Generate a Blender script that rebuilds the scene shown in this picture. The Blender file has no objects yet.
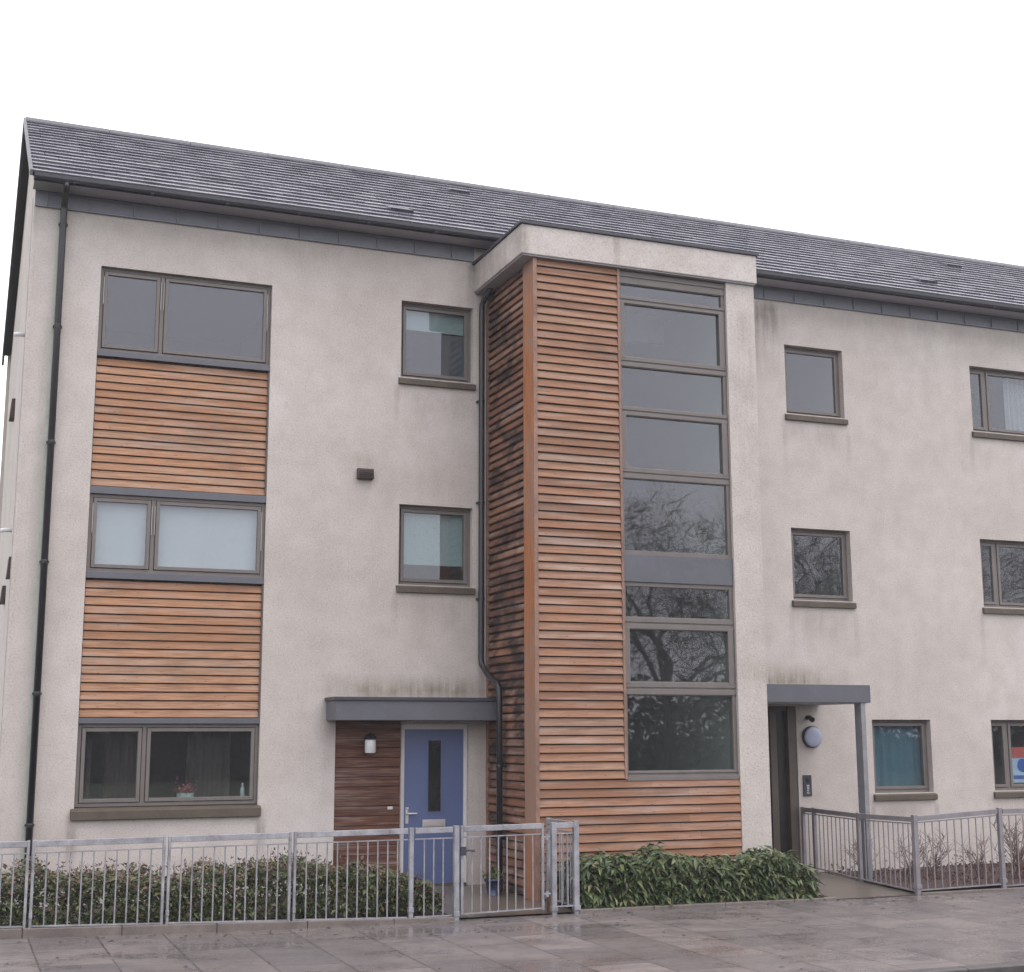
import bpy, math, random
from mathutils import Vector, Matrix
C = bpy.context.scene
COL = C.collection
R = math.radians
rnd = random.Random(7)

# ------------------------------------------------------------------ camera, sky, sun, exposure
cam = bpy.data.cameras.new('camera')
cam.sensor_fit = 'HORIZONTAL'; cam.sensor_width = 36.0
cam.lens = 36.0 * 1405.376 / 1024.0
cam.clip_start = 0.1; cam.clip_end = 2000
camo = bpy.data.objects.new('camera', cam); COL.objects.link(camo)
r_ = Vector((0.92917067, -0.3696436, -0.00233876))
u_ = Vector((-0.062272, -0.16276299, 0.98469813))
f_ = Vector((0.36436802, 0.91480699, 0.17425304))
m4 = Matrix.Identity(4)
for i in range(3):
    m4[i][0] = r_[i]; m4[i][1] = u_[i]; m4[i][2] = -f_[i]
m4[0][3], m4[1][3], m4[2][3] = -0.60944923, -16.95475953, 1.6
camo.matrix_world = m4
C.camera = camo

SUN_EL, SUN_AZ = 64.0, 38.0        # degrees; azimuth measured from -Y towards +X
world = bpy.data.worlds.new('World'); C.world = world
world.use_nodes = True
wt = world.node_tree; wt.nodes.clear()
wo = wt.nodes.new('ShaderNodeOutputWorld')
sky = wt.nodes.new('ShaderNodeTexSky'); sky.sky_type = 'NISHITA'; sky.sun_disc = False
sky.sun_elevation = R(SUN_EL); sky.sun_rotation = R(180.0 - SUN_AZ)
sky.dust_density = 4.0
b1 = wt.nodes.new('ShaderNodeBackground'); b1.inputs['Strength'].default_value = 0.05
wt.links.new(sky.outputs[0], b1.inputs['Color'])
# even cloud cover: brighter overhead, as under a real overcast
tc = wt.nodes.new('ShaderNodeTexCoord'); sx = wt.nodes.new('ShaderNodeSeparateXYZ')
wt.links.new(tc.outputs['Generated'], sx.inputs[0])
cr = wt.nodes.new('ShaderNodeValToRGB')
cr.color_ramp.elements[0].position = 0.0; cr.color_ramp.elements[0].color = (0.81, 0.785, 0.82, 1)
cr.color_ramp.elements[1].position = 1.0; cr.color_ramp.elements[1].color = (1.0, 0.972, 1.0, 1)
wt.links.new(sx.outputs['Z'], cr.inputs['Fac'])
b2 = wt.nodes.new('ShaderNodeBackground'); b2.inputs['Strength'].default_value = 1.82
wt.links.new(cr.outputs[0], b2.inputs['Color'])
ad = wt.nodes.new('ShaderNodeAddShader')
wt.links.new(b1.outputs[0], ad.inputs[0]); wt.links.new(b2.outputs[0], ad.inputs[1])
wt.links.new(ad.outputs[0], wo.inputs['Surface'])

sl = bpy.data.lights.new('sun', 'SUN'); sl.energy = 0.6; sl.angle = R(30); sl.color = (1, 0.97, 0.94)
so = bpy.data.objects.new('sun', sl); COL.objects.link(so)
so.location = (10, -20, 30)
d = Vector((math.sin(R(SUN_AZ)) * math.cos(R(SUN_EL)), -math.cos(R(SUN_AZ)) * math.cos(R(SUN_EL)), math.sin(R(SUN_EL))))
so.rotation_euler = d.to_track_quat('Z', 'Y').to_euler()

C.view_settings.view_transform = 'Standard'; C.view_settings.look = 'None'
C.view_settings.exposure = 0.17; C.view_settings.gamma = 1.0
C.view_settings.use_curve_mapping = False
C.render.engine = 'CYCLES'
C.cycles.max_bounces = 8; C.cycles.diffuse_bounces = 3; C.cycles.glossy_bounces = 4
C.cycles.transparent_max_bounces = 12; C.cycles.caustics_reflective = False

# ------------------------------------------------------------------ materials
class NT:
    def __init__(s, name):
        s.m = bpy.data.materials.new(name); s.m.use_nodes = True
        s.t = s.m.node_tree; s.t.nodes.clear()
        s.out = s.n('ShaderNodeOutputMaterial')
    def n(s, kind, **kw):
        nd = s.t.nodes.new(kind)
        for k, v in kw.items(): setattr(nd, k, v)
        return nd
    def put(s, sock, v):
        if v is None: return
        if hasattr(v, 'is_linked') or hasattr(v, 'links'): s.t.links.new(v, sock)
        elif isinstance(v, (tuple, list)) and len(v) == 3 and sock.type == 'RGBA': sock.default_value = (*v, 1)
        else: sock.default_value = v
    def math(s, op, a, b=0.0, clamp=False):
        nd = s.n('ShaderNodeMath', operation=op, use_clamp=clamp)
        s.put(nd.inputs[0], a); s.put(nd.inputs[1], b); return nd.outputs[0]
    def mix(s, f, a, b, mode='MIX'):
        nd = s.n('ShaderNodeMix', data_type='RGBA', blend_type=mode)
        s.put(nd.inputs[0], f); s.put(nd.inputs[6], a); s.put(nd.inputs[7], b); return nd.outputs[2]
    def pos(s, scale=(1, 1, 1)):
        g = s.n('ShaderNodeNewGeometry'); mp = s.n('ShaderNodeMapping')
        s.t.links.new(g.outputs['Position'], mp.inputs[0]); mp.inputs['Scale'].default_value = scale
        return mp.outputs[0]
    def noise(s, scale, detail=3, rough=0.55, vec=None, stretch=(1, 1, 1)):
        nd = s.n('ShaderNodeTexNoise'); s.t.links.new(vec or s.pos(stretch), nd.inputs['Vector'])
        nd.inputs['Scale'].default_value = scale; nd.inputs['Detail'].default_value = detail
        nd.inputs['Roughness'].default_value = rough; return nd.outputs['Fac']
    def ramp(s, f, stops, interp='LINEAR'):
        nd = s.n('ShaderNodeValToRGB'); nd.color_ramp.interpolation = interp
        e = nd.color_ramp.elements
        while len(e) < len(stops): e.new(0.5)
        for el, (p, c) in zip(e, stops):
            el.position = p; el.color = (*c, 1) if isinstance(c, (tuple, list)) else (c, c, c, 1)
        s.put(nd.inputs[0], f); return nd.outputs[0]
    def bump(s, h, strength=0.3, dist=0.01):
        nd = s.n('ShaderNodeBump'); nd.inputs['Strength'].default_value = strength
        nd.inputs['Distance'].default_value = dist; s.put(nd.inputs['Height'], h); return nd.outputs[0]
    def island(s):
        return s.n('ShaderNodeNewGeometry').outputs['Random Per Island']
    def bsdf(s, col, rough=0.6, metal=0.0, normal=None, spec=None, **kw):
        b = s.n('ShaderNodeBsdfPrincipled')
        s.put(b.inputs['Base Color'], col); s.put(b.inputs['Roughness'], rough); s.put(b.inputs['Metallic'], metal)
        if normal is not None: s.put(b.inputs['Normal'], normal)
        if spec is not None: s.put(b.inputs['Specular IOR Level'], spec)
        for k, v in kw.items(): s.put(b.inputs[k], v)
        s.t.links.new(b.outputs[0], s.out.inputs[0]); return b

def simple(name, col, rough=0.5, metal=0.0, var=0.12, scale=6.0, bump=0.0, spec=None):
    """plain painted / metal surface with a little dirt in colour and gloss"""
    t = NT(name)
    n1 = t.noise(scale, 4, 0.6); n2 = t.noise(scale * 9, 2)
    f = t.math('ADD', t.math('MULTIPLY', n1, 0.7), t.math('MULTIPLY', n2, 0.3))
    lo = tuple(c * (1 - var * 1.6) for c in col); hi = tuple(min(1, c * (1 + var)) for c in col)
    c = t.ramp(f, [(0.3, lo), (0.7, hi)])
    rr = t.math('ADD', t.math('MULTIPLY', n1, 0.25), rough - 0.12)
    t.bsdf(c, rr, metal, t.bump(n2, bump, 0.004) if bump else None, spec)
    return t.m

def make_render():
    t = NT('roughcast_render')
    big = t.noise(0.45, 5, 0.6); mid = t.noise(3.2, 4, 0.6); fine = t.noise(48, 3, 0.7)
    c = t.ramp(big, [(0.28, (0.465, 0.422, 0.394)), (0.5, (0.53, 0.488, 0.458)), (0.72, (0.575, 0.538, 0.515))])
    c = t.mix(t.ramp(mid, [(0.34, 0.32), (0.6, 0.0)]), c, (0.36, 0.32, 0.285))
    c = t.mix(t.ramp(t.noise(1.3, 6, 0.7, stretch=(1.0, 1, 0.55)), [(0.50, 0.0), (0.70, 0.24)]), c, (0.37, 0.33, 0.29))
    c = t.mix(t.ramp(t.noise(11, 4, 0.7), [(0.60, 0.0), (0.78, 0.45)]), c, (0.33, 0.29, 0.26))
    c = t.mix(t.ramp(fine, [(0.32, 0.55), (0.46, 0.0)]), c, (0.27, 0.24, 0.215))
    c = t.mix(t.ramp(fine, [(0.56, 0.0), (0.70, 0.5)]), c, (0.66, 0.63, 0.61))
    g = t.n('ShaderNodeNewGeometry'); sp = t.n('ShaderNodeSeparateXYZ'); t.t.links.new(g.outputs['Position'], sp.inputs[0])
    X, Z = sp.outputs['X'], sp.outputs['Z']
    wob = t.noise(2.2, 4, 0.65); streak = t.noise(5.0, 4, 0.6, stretch=(3.0, 1, 0.22))
    def stain(xc, hw, zt, ln, k, col, up=False):
        """run-off mark with its own outline: xc centre, hw half width, zt edge it starts at, ln length"""
        nonlocal c
        dx = t.math('DIVIDE', t.math('ABSOLUTE', t.math('SUBTRACT', X, xc)), hw)
        mx = t.math('SUBTRACT', 1.0, dx, True)
        mx = t.math('MULTIPLY', mx, 1.8, True)
        dz = t.math('SUBTRACT', Z, zt) if up else t.math('SUBTRACT', zt, Z)
        ins = t.math('MULTIPLY', dz, 7.0, True)
        mz = t.math('SUBTRACT', 1.0, t.math('DIVIDE', dz, ln), True)
        mm = t.math('MULTIPLY', t.math('MULTIPLY', mx, mz), ins)
        tex = t.ramp(t.math('ADD', t.math('MULTIPLY', wob, 0.5), t.math('MULTIPLY', streak, 0.5)), [(0.36, 0.1), (0.62, 1.0)])
        c = t.mix(t.math('MULTIPLY', t.math('MULTIPLY', mm, tex), k, True), c, col)
    moss = (0.17, 0.14, 0.085); grime = (0.20, 0.17, 0.15)
    stain(9.75, 0.75, 7.85, 1.3, 1.0, grime); stain(10.25, 0.12, 7.85, 0.7, 0.9, grime)
    stain(4.75, 1.35, 2.0, 0.36, 1.5, moss, True); stain(9.9, 1.5, 2.18, 0.42, 1.3, moss, True)
    stain(3.78, 0.16, 2.07, 1.4, 0.7, grime)
    stain(5.6, 0.12, 7.9, 2.0, 0.7, grime); stain(6.9, 0.06, 7.85, 0.5, 1.0, grime); stain(8.1, 0.9, 7.45, 0.25, 0.35, grime)
    stain(10.9, 0.62, 6.05, 0.5, 0.5, grime); stain(10.9, 0.62, 3.35, 0.6, 0.5, grime); stain(12.15, 0.6, 0.65, 0.5, 0.5, grime)
    stain(5.1, 0.6, 6.05, 0.5, 0.4, grime); stain(5.1, 0.6, 3.35, 0.6, 0.4, grime)
    stain(4.13, 0.2, 4.9, 0.25, 0.9, moss, True); stain(0.28, 0.14, 6.5, 7.5, 0.45, (0.26, 0.29, 0.24))
    stain(9.4, 0.8, 5.6, 3.2, 0.3, grime)
    stain(8.72, 0.25, 7.1, 3.0, 0.4, grime); stain(0.78, 0.08, 0.66, 0.7, 0.9, grime); stain(2.93, 0.08, 0.66, 0.7, 0.9, grime)
    for q in (4.55, 5.63, 10.38, 11.46, 13.71):
        for z in (6.07, 3.37): stain(q, 0.055, z, 0.75, 0.42, grime)
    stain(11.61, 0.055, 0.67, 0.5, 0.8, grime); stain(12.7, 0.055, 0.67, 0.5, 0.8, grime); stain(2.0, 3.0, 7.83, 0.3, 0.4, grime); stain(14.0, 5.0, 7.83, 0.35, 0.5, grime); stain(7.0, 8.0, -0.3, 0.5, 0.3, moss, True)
    t.bsdf(c, 0.88, 0, t.bump(t.math('ADD', fine, t.math('MULTIPLY', t.noise(110, 2), 0.5)), 0.38, 0.010), 0.25)
    return t.m

def make_wood(name, stops, dark=0.25, black=0.0, axis='x', rough=0.7):
    t = NT(name)
    st = (0.5, 1, 14) if axis == 'x' else (1, 0.5, 14)
    base = t.ramp(t.island(), stops)
    grain = t.noise(6.0, 5, 0.65, stretch=st)
    c = t.mix(t.ramp(grain, [(0.36, 0.7), (0.60, 0.0)]), base, (0.17, 0.085, 0.05))
    pale = t.noise(2.0, 4, 0.6, stretch=(0.35, 0.35, 5))
    c = t.mix(t.ramp(pale, [(0.5, 0.0), (0.72, 0.55)]), c, (0.42, 0.34, 0.30))
    wx = t.noise(1.1, 5, 0.7, stretch=(0.6, 0.6, 2.2))
    c = t.mix(t.ramp(wx, [(0.52, 0.0), (0.70, dark)]), c, (0.105, 0.075, 0.065))
    vo = t.n('ShaderNodeTexVoronoi'); t.t.links.new(t.pos((1.6, 1.6, 9)), vo.inputs['Vector']); vo.inputs['Scale'].default_value = 2.6
    c = t.mix(t.ramp(vo.outputs['Distance'], [(0.05, 0.8), (0.10, 0.0)]), c, (0.05, 0.03, 0.02))
    if black:
        bl = t.noise(1.5, 5, 0.72, stretch=(0.9, 0.9, 1.8))
        c = t.mix(t.ramp(bl, [(0.45, 0.0), (0.60, black)]), c, (0.022, 0.016, 0.016))
    t.bsdf(c, rough, 0, t.bump(grain, 0.25, 0.004), 0.3)
    return t.m

def make_glass(ior=1.92, tint=(0.90, 0.93, 0.93)):
    t = NT('window_glass')
    nb = t.bump(t.noise(1.3, 2), 0.03, 0.02)
    fr = t.n('ShaderNodeFresnel'); fr.inputs['IOR'].default_value = ior
    tr = t.n('ShaderNodeBsdfTransparent'); tr.inputs[0].default_value = (*tint, 1)
    gl = t.n('ShaderNodeBsdfGlossy'); gl.inputs['Roughness'].default_value = 0.015; gl.inputs[0].default_value = (0.90, 0.92, 1, 1)
    t.t.links.new(nb, gl.inputs['Normal'])
    # rain film and dust on the pane
    df = t.n('ShaderNodeBsdfDiffuse'); df.inputs[0].default_value = (0.4, 0.4, 0.42, 1)
    bf = t.n('ShaderNodeNewGeometry').outputs['Backfacing']     # outer face only: a pane seen from inside would reflect totally
    mx = t.n('ShaderNodeMixShader'); t.put(mx.inputs[0], t.math('MULTIPLY', fr.outputs[0], t.math('SUBTRACT', 1.0, bf)))
    t.t.links.new(tr.outputs[0], mx.inputs[1]); t.t.links.new(gl.outputs[0], mx.inputs[2])
    dirt = t.ramp(t.noise(26, 5, 0.8), [(0.5, 0.012), (0.8, 0.07)])
    m2 = t.n('ShaderNodeMixShader'); t.put(m2.inputs[0], dirt)
    t.t.links.new(mx.outputs[0], m2.inputs[1]); t.t.links.new(df.outputs[0], m2.inputs[2])
    t.t.links.new(m2.outputs[0], t.out.inputs[0]); return t.m

def make_slate():
    t = NT('wet_slate')
    c = t.ramp(t.island(), [(0, (0.066, 0.066, 0.088)), (0.5, (0.095, 0.095, 0.122)), (0.85, (0.125, 0.123, 0.15)), (1, (0.16, 0.155, 0.175))])
    n = t.noise(9, 4, 0.6)
    c = t.mix(t.ramp(n, [(0.5, 0.0), (0.7, 0.4)]), c, (0.16, 0.15, 0.15))
    rr = t.ramp(t.noise(3, 4), [(0.3, 0.15), (0.7, 0.30)])
    t.bsdf(c, rr, 0, t.bump(t.noise(40, 3), 0.2, 0.004), 0.5); return t.m

def make_paving():
    t = NT('wet_paving')
    mp = t.pos((1, 1, 1))
    rot = t.n('ShaderNodeMapping'); t.t.links.new(mp, rot.inputs[0])
    rot.inputs['Rotation'].default_value = (0, 0, R(90)); rot.inputs['Location'].default_value = (0.0, -0.24, 0)
    br = t.n('ShaderNodeTexBrick'); t.t.links.new(rot.outputs[0], br.inputs['Vector'])
    br.offset = 0.5; br.inputs['Scale'].default_value = 1.0
    br.inputs['Brick Width'].default_value = 0.93; br.inputs['Row Height'].default_value = 0.62
    br.inputs['Mortar Size'].default_value = 0.009; br.inputs['Mortar Smooth'].default_value = 0.2; br.inputs['Bias'].default_value = 0.0
    br.inputs['Color1'].default_value = (0.112, 0.098, 0.100, 1); br.inputs['Color2'].default_value = (0.218, 0.186, 0.178, 1)
    br.inputs['Mortar'].default_value = (0.035, 0.031, 0.028, 1)
    n = t.noise(2.5, 5, 0.65); f = t.noise(60, 3, 0.6)
    c = t.mix(t.ramp(n, [(0.35, 0.65), (0.60, 0.0)]), br.outputs['Color'], (0.095, 0.088, 0.092))
    c = t.mix(t.ramp(t.noise(1.1, 5, 0.7), [(0.52, 0.0), (0.66, 0.4)]), c, (0.215, 0.178, 0.165))
    c = t.mix(t.ramp(t.noise(7, 6, 0.75), [(0.56, 0.0), (0.70, 0.55)]), c, (0.085, 0.080, 0.070))
    c = t.mix(t.ramp(f, [(0.35, 0.45), (0.6, 0.0)]), c, (0.10, 0.09, 0.085))
    wet = t.noise(1.2, 6, 0.65, stretch=(0.7, 1.5, 1))
    rr = t.ramp(t.math('ADD', t.math('MULTIPLY', wet, 0.8), t.math('MULTIPLY', t.noise(9, 4, 0.7), 0.2)), [(0.40, 0.13), (0.49, 0.34), (0.62, 0.62)])
    h = t.math('ADD', t.math('MULTIPLY', f, 0.35), t.math('MULTIPLY', br.outputs['Fac'], -1.2))
    h = t.math('ADD', h, t.math('MULTIPLY', t.noise(1.4, 3), 1.2))
    t.bsdf(c, rr, 0, t.bump(h, 0.25, 0.008), 0.45); return t.m

def make_leaf(name, stops, rough=0.42):
    t = NT(name)
    c = t.ramp(t.island(), stops)
    b = t.bsdf(c, rough, 0, None, 0.4)
    return t.m

M = {}
M['render'] = make_render()
M['wood'] = make_wood('larch_cladding', [(0, (0.225, 0.115, 0.070)), (0.3, (0.285, 0.147, 0.088)), (0.65, (0.335, 0.178, 0.108)), (0.88, (0.335, 0.20, 0.132)), (1, (0.265, 0.185, 0.14))], 0.5)
M['wood_panel'] = make_wood('larch_panel', [(0, (0.33, 0.17, 0.092)), (0.35, (0.39, 0.205, 0.115)), (0.8, (0.44, 0.245, 0.142)), (1, (0.37, 0.235, 0.16))], 0.35)
M['wood_side'] = make_wood('mouldy_larch_cladding', [(0, (0.13, 0.058, 0.039)), (0.4, (0.21, 0.094, 0.058)), (0.8, (0.29, 0.143, 0.082)), (1, (0.19, 0.125, 0.095))], 0.6, 0.93, 'y')
M['wood_door'] = make_wood('stained_cladding', [(0, (0.050, 0.015, 0.011)), (0.5, (0.066, 0.020, 0.014)), (1, (0.082, 0.028, 0.019))], 0.5)
t = NT('corner_board_wood')
g = t.noise(5, 5, 0.6, stretch=(8, 8, 0.5)); w = t.noise(0.8, 4, 0.6)
c = t.ramp(g, [(0.3, (0.22, 0.085, 0.04)), (0.6, (0.40, 0.165, 0.07)), (0.8, (0.45, 0.21, 0.10))])
c = t.mix(t.ramp(w, [(0.45, 0.0), (0.6, 0.7)]), c, (0.27, 0.20, 0.165)); t.bsdf(c, 0.7, 0, t.bump(g, 0.2, 0.004), 0.3); M['corner'] = t.m
M['backing'] = simple('dark_backing', (0.022, 0.014, 0.011), 0.8)
M['zinc'] = simple('grey_zinc', (0.100, 0.103, 0.121), 0.42, 0.0, 0.10, 2.5)
M['fascia'] = simple('shade_lightened_zinc', (0.19, 0.197, 0.235), 0.45, 0.0, 0.10, 2.5)  # grey zinc with its colour lightened to offset the shade under the eaves
M['zinc_dark'] = simple('dark_grey_metal', (0.040, 0.040, 0.052), 0.45, 0.0, 0.12, 3)
M['soffit'] = simple('soffit_board', (0.36, 0.35, 0.38), 0.6, 0, 0.10, 3)
M['frame'] = simple('taupe_window_frame', (0.150, 0.132, 0.124), 0.5, 0, 0.10, 5)
M['frame_edge'] = simple('pale_hinge', (0.42, 0.40, 0.39), 0.4, 0, 0.05, 5)
M['sill'] = simple('weathered_sill', (0.088, 0.070, 0.052), 0.6, 0, 0.25, 4)
M['black'] = simple('black_pipe', (0.014, 0.014, 0.018), 0.35, 0, 0.15, 5)
M['brown_box'] = simple('brown_plastic', (0.05, 0.03, 0.028), 0.6, 0, 0.15, 5)
M['glass'] = make_glass()
M['slate'] = make_slate()
M['galv'] = simple('galvanised_steel', (0.31, 0.31, 0.335), 0.5, 0.3, 0.30, 7)
M['galv_post'] = simple('weathered_galvanised_post', (0.24, 0.245, 0.26), 0.5, 0.2, 0.18, 7)
M['galv_dull'] = simple('dull_galvanised_steel', (0.25, 0.24, 0.255), 0.5, 0.3, 0.16, 8)
M['door'] = simple('blue_door_paint', (0.095, 0.130, 0.262), 0.42, 0, 0.05, 3)
M['white'] = simple('white_paint', (0.62, 0.60, 0.61), 0.45, 0, 0.06, 4)
M['steel'] = simple('bright_steel', (0.62, 0.60, 0.60), 0.3, 0.7, 0.08, 8)
M['blind'] = simple('white_roller_blind', (0.40, 0.43, 0.46), 0.8, 0, 0.04, 2)
M['blind_teal'] = simple('pale_teal_roller_blind', (0.27, 0.36, 0.375), 0.8, 0, 0.05, 2)
M['curtain'] = simple('teal_curtain', (0.065, 0.15, 0.20), 0.85, 0, 0.10, 3)
M['curtain_brown'] = simple('brown_curtain', (0.045, 0.032, 0.030), 0.9, 0, 0.15, 3)
M['net'] = simple('net_curtain', (0.30, 0.31, 0.33), 0.9, 0, 0.08, 4)
M['inside'] = simple('interior_plaster', (0.34, 0.34, 0.32), 0.9, 0, 0.05, 2)
M['inside_green'] = simple('interior_green_plaster', (0.20, 0.22, 0.195), 0.9, 0, 0.05, 2)
M['brown_frame'] = simple('brown_door_frame', (0.088, 0.070, 0.060), 0.5, 0, 0.12, 4)
M['lamp_lens'] = simple('frosted_lamp_lens', (0.34, 0.37, 0.50), 0.35, 0, 0.05, 6)
M['lamp_white'] = simple('opal_lamp_glass', (0.72, 0.73, 0.74), 0.3, 0, 0.03, 6)
M['concrete'] = simple('wet_concrete_edging', (0.155, 0.132, 0.118), 0.42, 0, 0.22, 5, 0.3)
M['path'] = simple('wet_path_slabs', (0.125, 0.105, 0.088), 0.30, 0, 0.25, 2.2, 0.3)
M['paving'] = make_paving()
M['asphalt'] = simple('wet_asphalt', (0.045, 0.045, 0.048), 0.4, 0, 0.15, 3, 0.4)
M['grass'] = simple('winter_grass', (0.055, 0.075, 0.03), 0.9, 0, 0.3, 1.5)
M['soil'] = simple('wet_soil', (0.035, 0.024, 0.018), 0.75, 0, 0.3, 12, 0.8)
M['bark'] = simple('bark_mulch', (0.070, 0.042, 0.038), 0.8, 0, 0.35, 30, 1.0)
M['stem'] = simple('brown_stem', (0.060, 0.038, 0.028), 0.8, 0, 0.2, 20)
M['twig'] = simple('bare_twig', (0.135, 0.085, 0.075), 0.8, 0, 0.2, 20)
M['tree_bark'] = simple('tree_bark', (0.05, 0.042, 0.036), 0.9, 0, 0.2, 6)
M['laurel'] = make_leaf('laurel_leaf', [(0, (0.026, 0.042, 0.018)), (0.4, (0.050, 0.078, 0.030)), (0.75, (0.088, 0.122, 0.047)), (0.93, (0.145, 0.17, 0.07)), (1, (0.17, 0.14, 0.07))], 0.36)
M['shrub'] = make_leaf('shrub_leaf', [(0, (0.034, 0.046, 0.021)), (0.35, (0.062, 0.088, 0.033)), (0.7, (0.105, 0.138, 0.052)), (0.90, (0.15, 0.172, 0.07)), (0.96, (0.16, 0.10, 0.062)), (1, (0.14, 0.075, 0.05))], 0.42)
M['red_leaf'] = make_leaf('red_shoot_leaf', [(0, (0.085, 0.045, 0.036)), (0.6, (0.13, 0.07, 0.055)), (1, (0.17, 0.11, 0.08))], 0.5)
M['conifer'] = make_leaf('evergreen_leaf', [(0, (0.02, 0.03, 0.016)), (1, (0.05, 0.065, 0.03))], 0.6)
M['blue_pot'] = simple('blue_glazed_pot', (0.02, 0.03, 0.085), 0.25, 0, 0.1, 8)
M['pink'] = make_leaf('pink_petal', [(0, (0.26, 0.03, 0.07)), (1, (0.40, 0.09, 0.14))], 0.6)
M['teal_glass'] = simple('pale_bottle_plastic', (0.34, 0.42, 0.41), 0.35, 0, 0.05, 10)
M['poster_blue'] = simple('poster_blue', (0.03, 0.10, 0.38), 0.5, 0, 0.05, 8)
M['poster_pale'] = simple('poster_pale_blue', (0.42, 0.55, 0.75), 0.5, 0, 0.05, 8)
M['poster_red'] = simple('poster_red', (0.50, 0.09, 0.07), 0.5, 0, 0.05, 8)
M['rust'] = simple('rusty_brown', (0.13, 0.06, 0.035), 0.7, 0, 0.3, 20)

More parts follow.
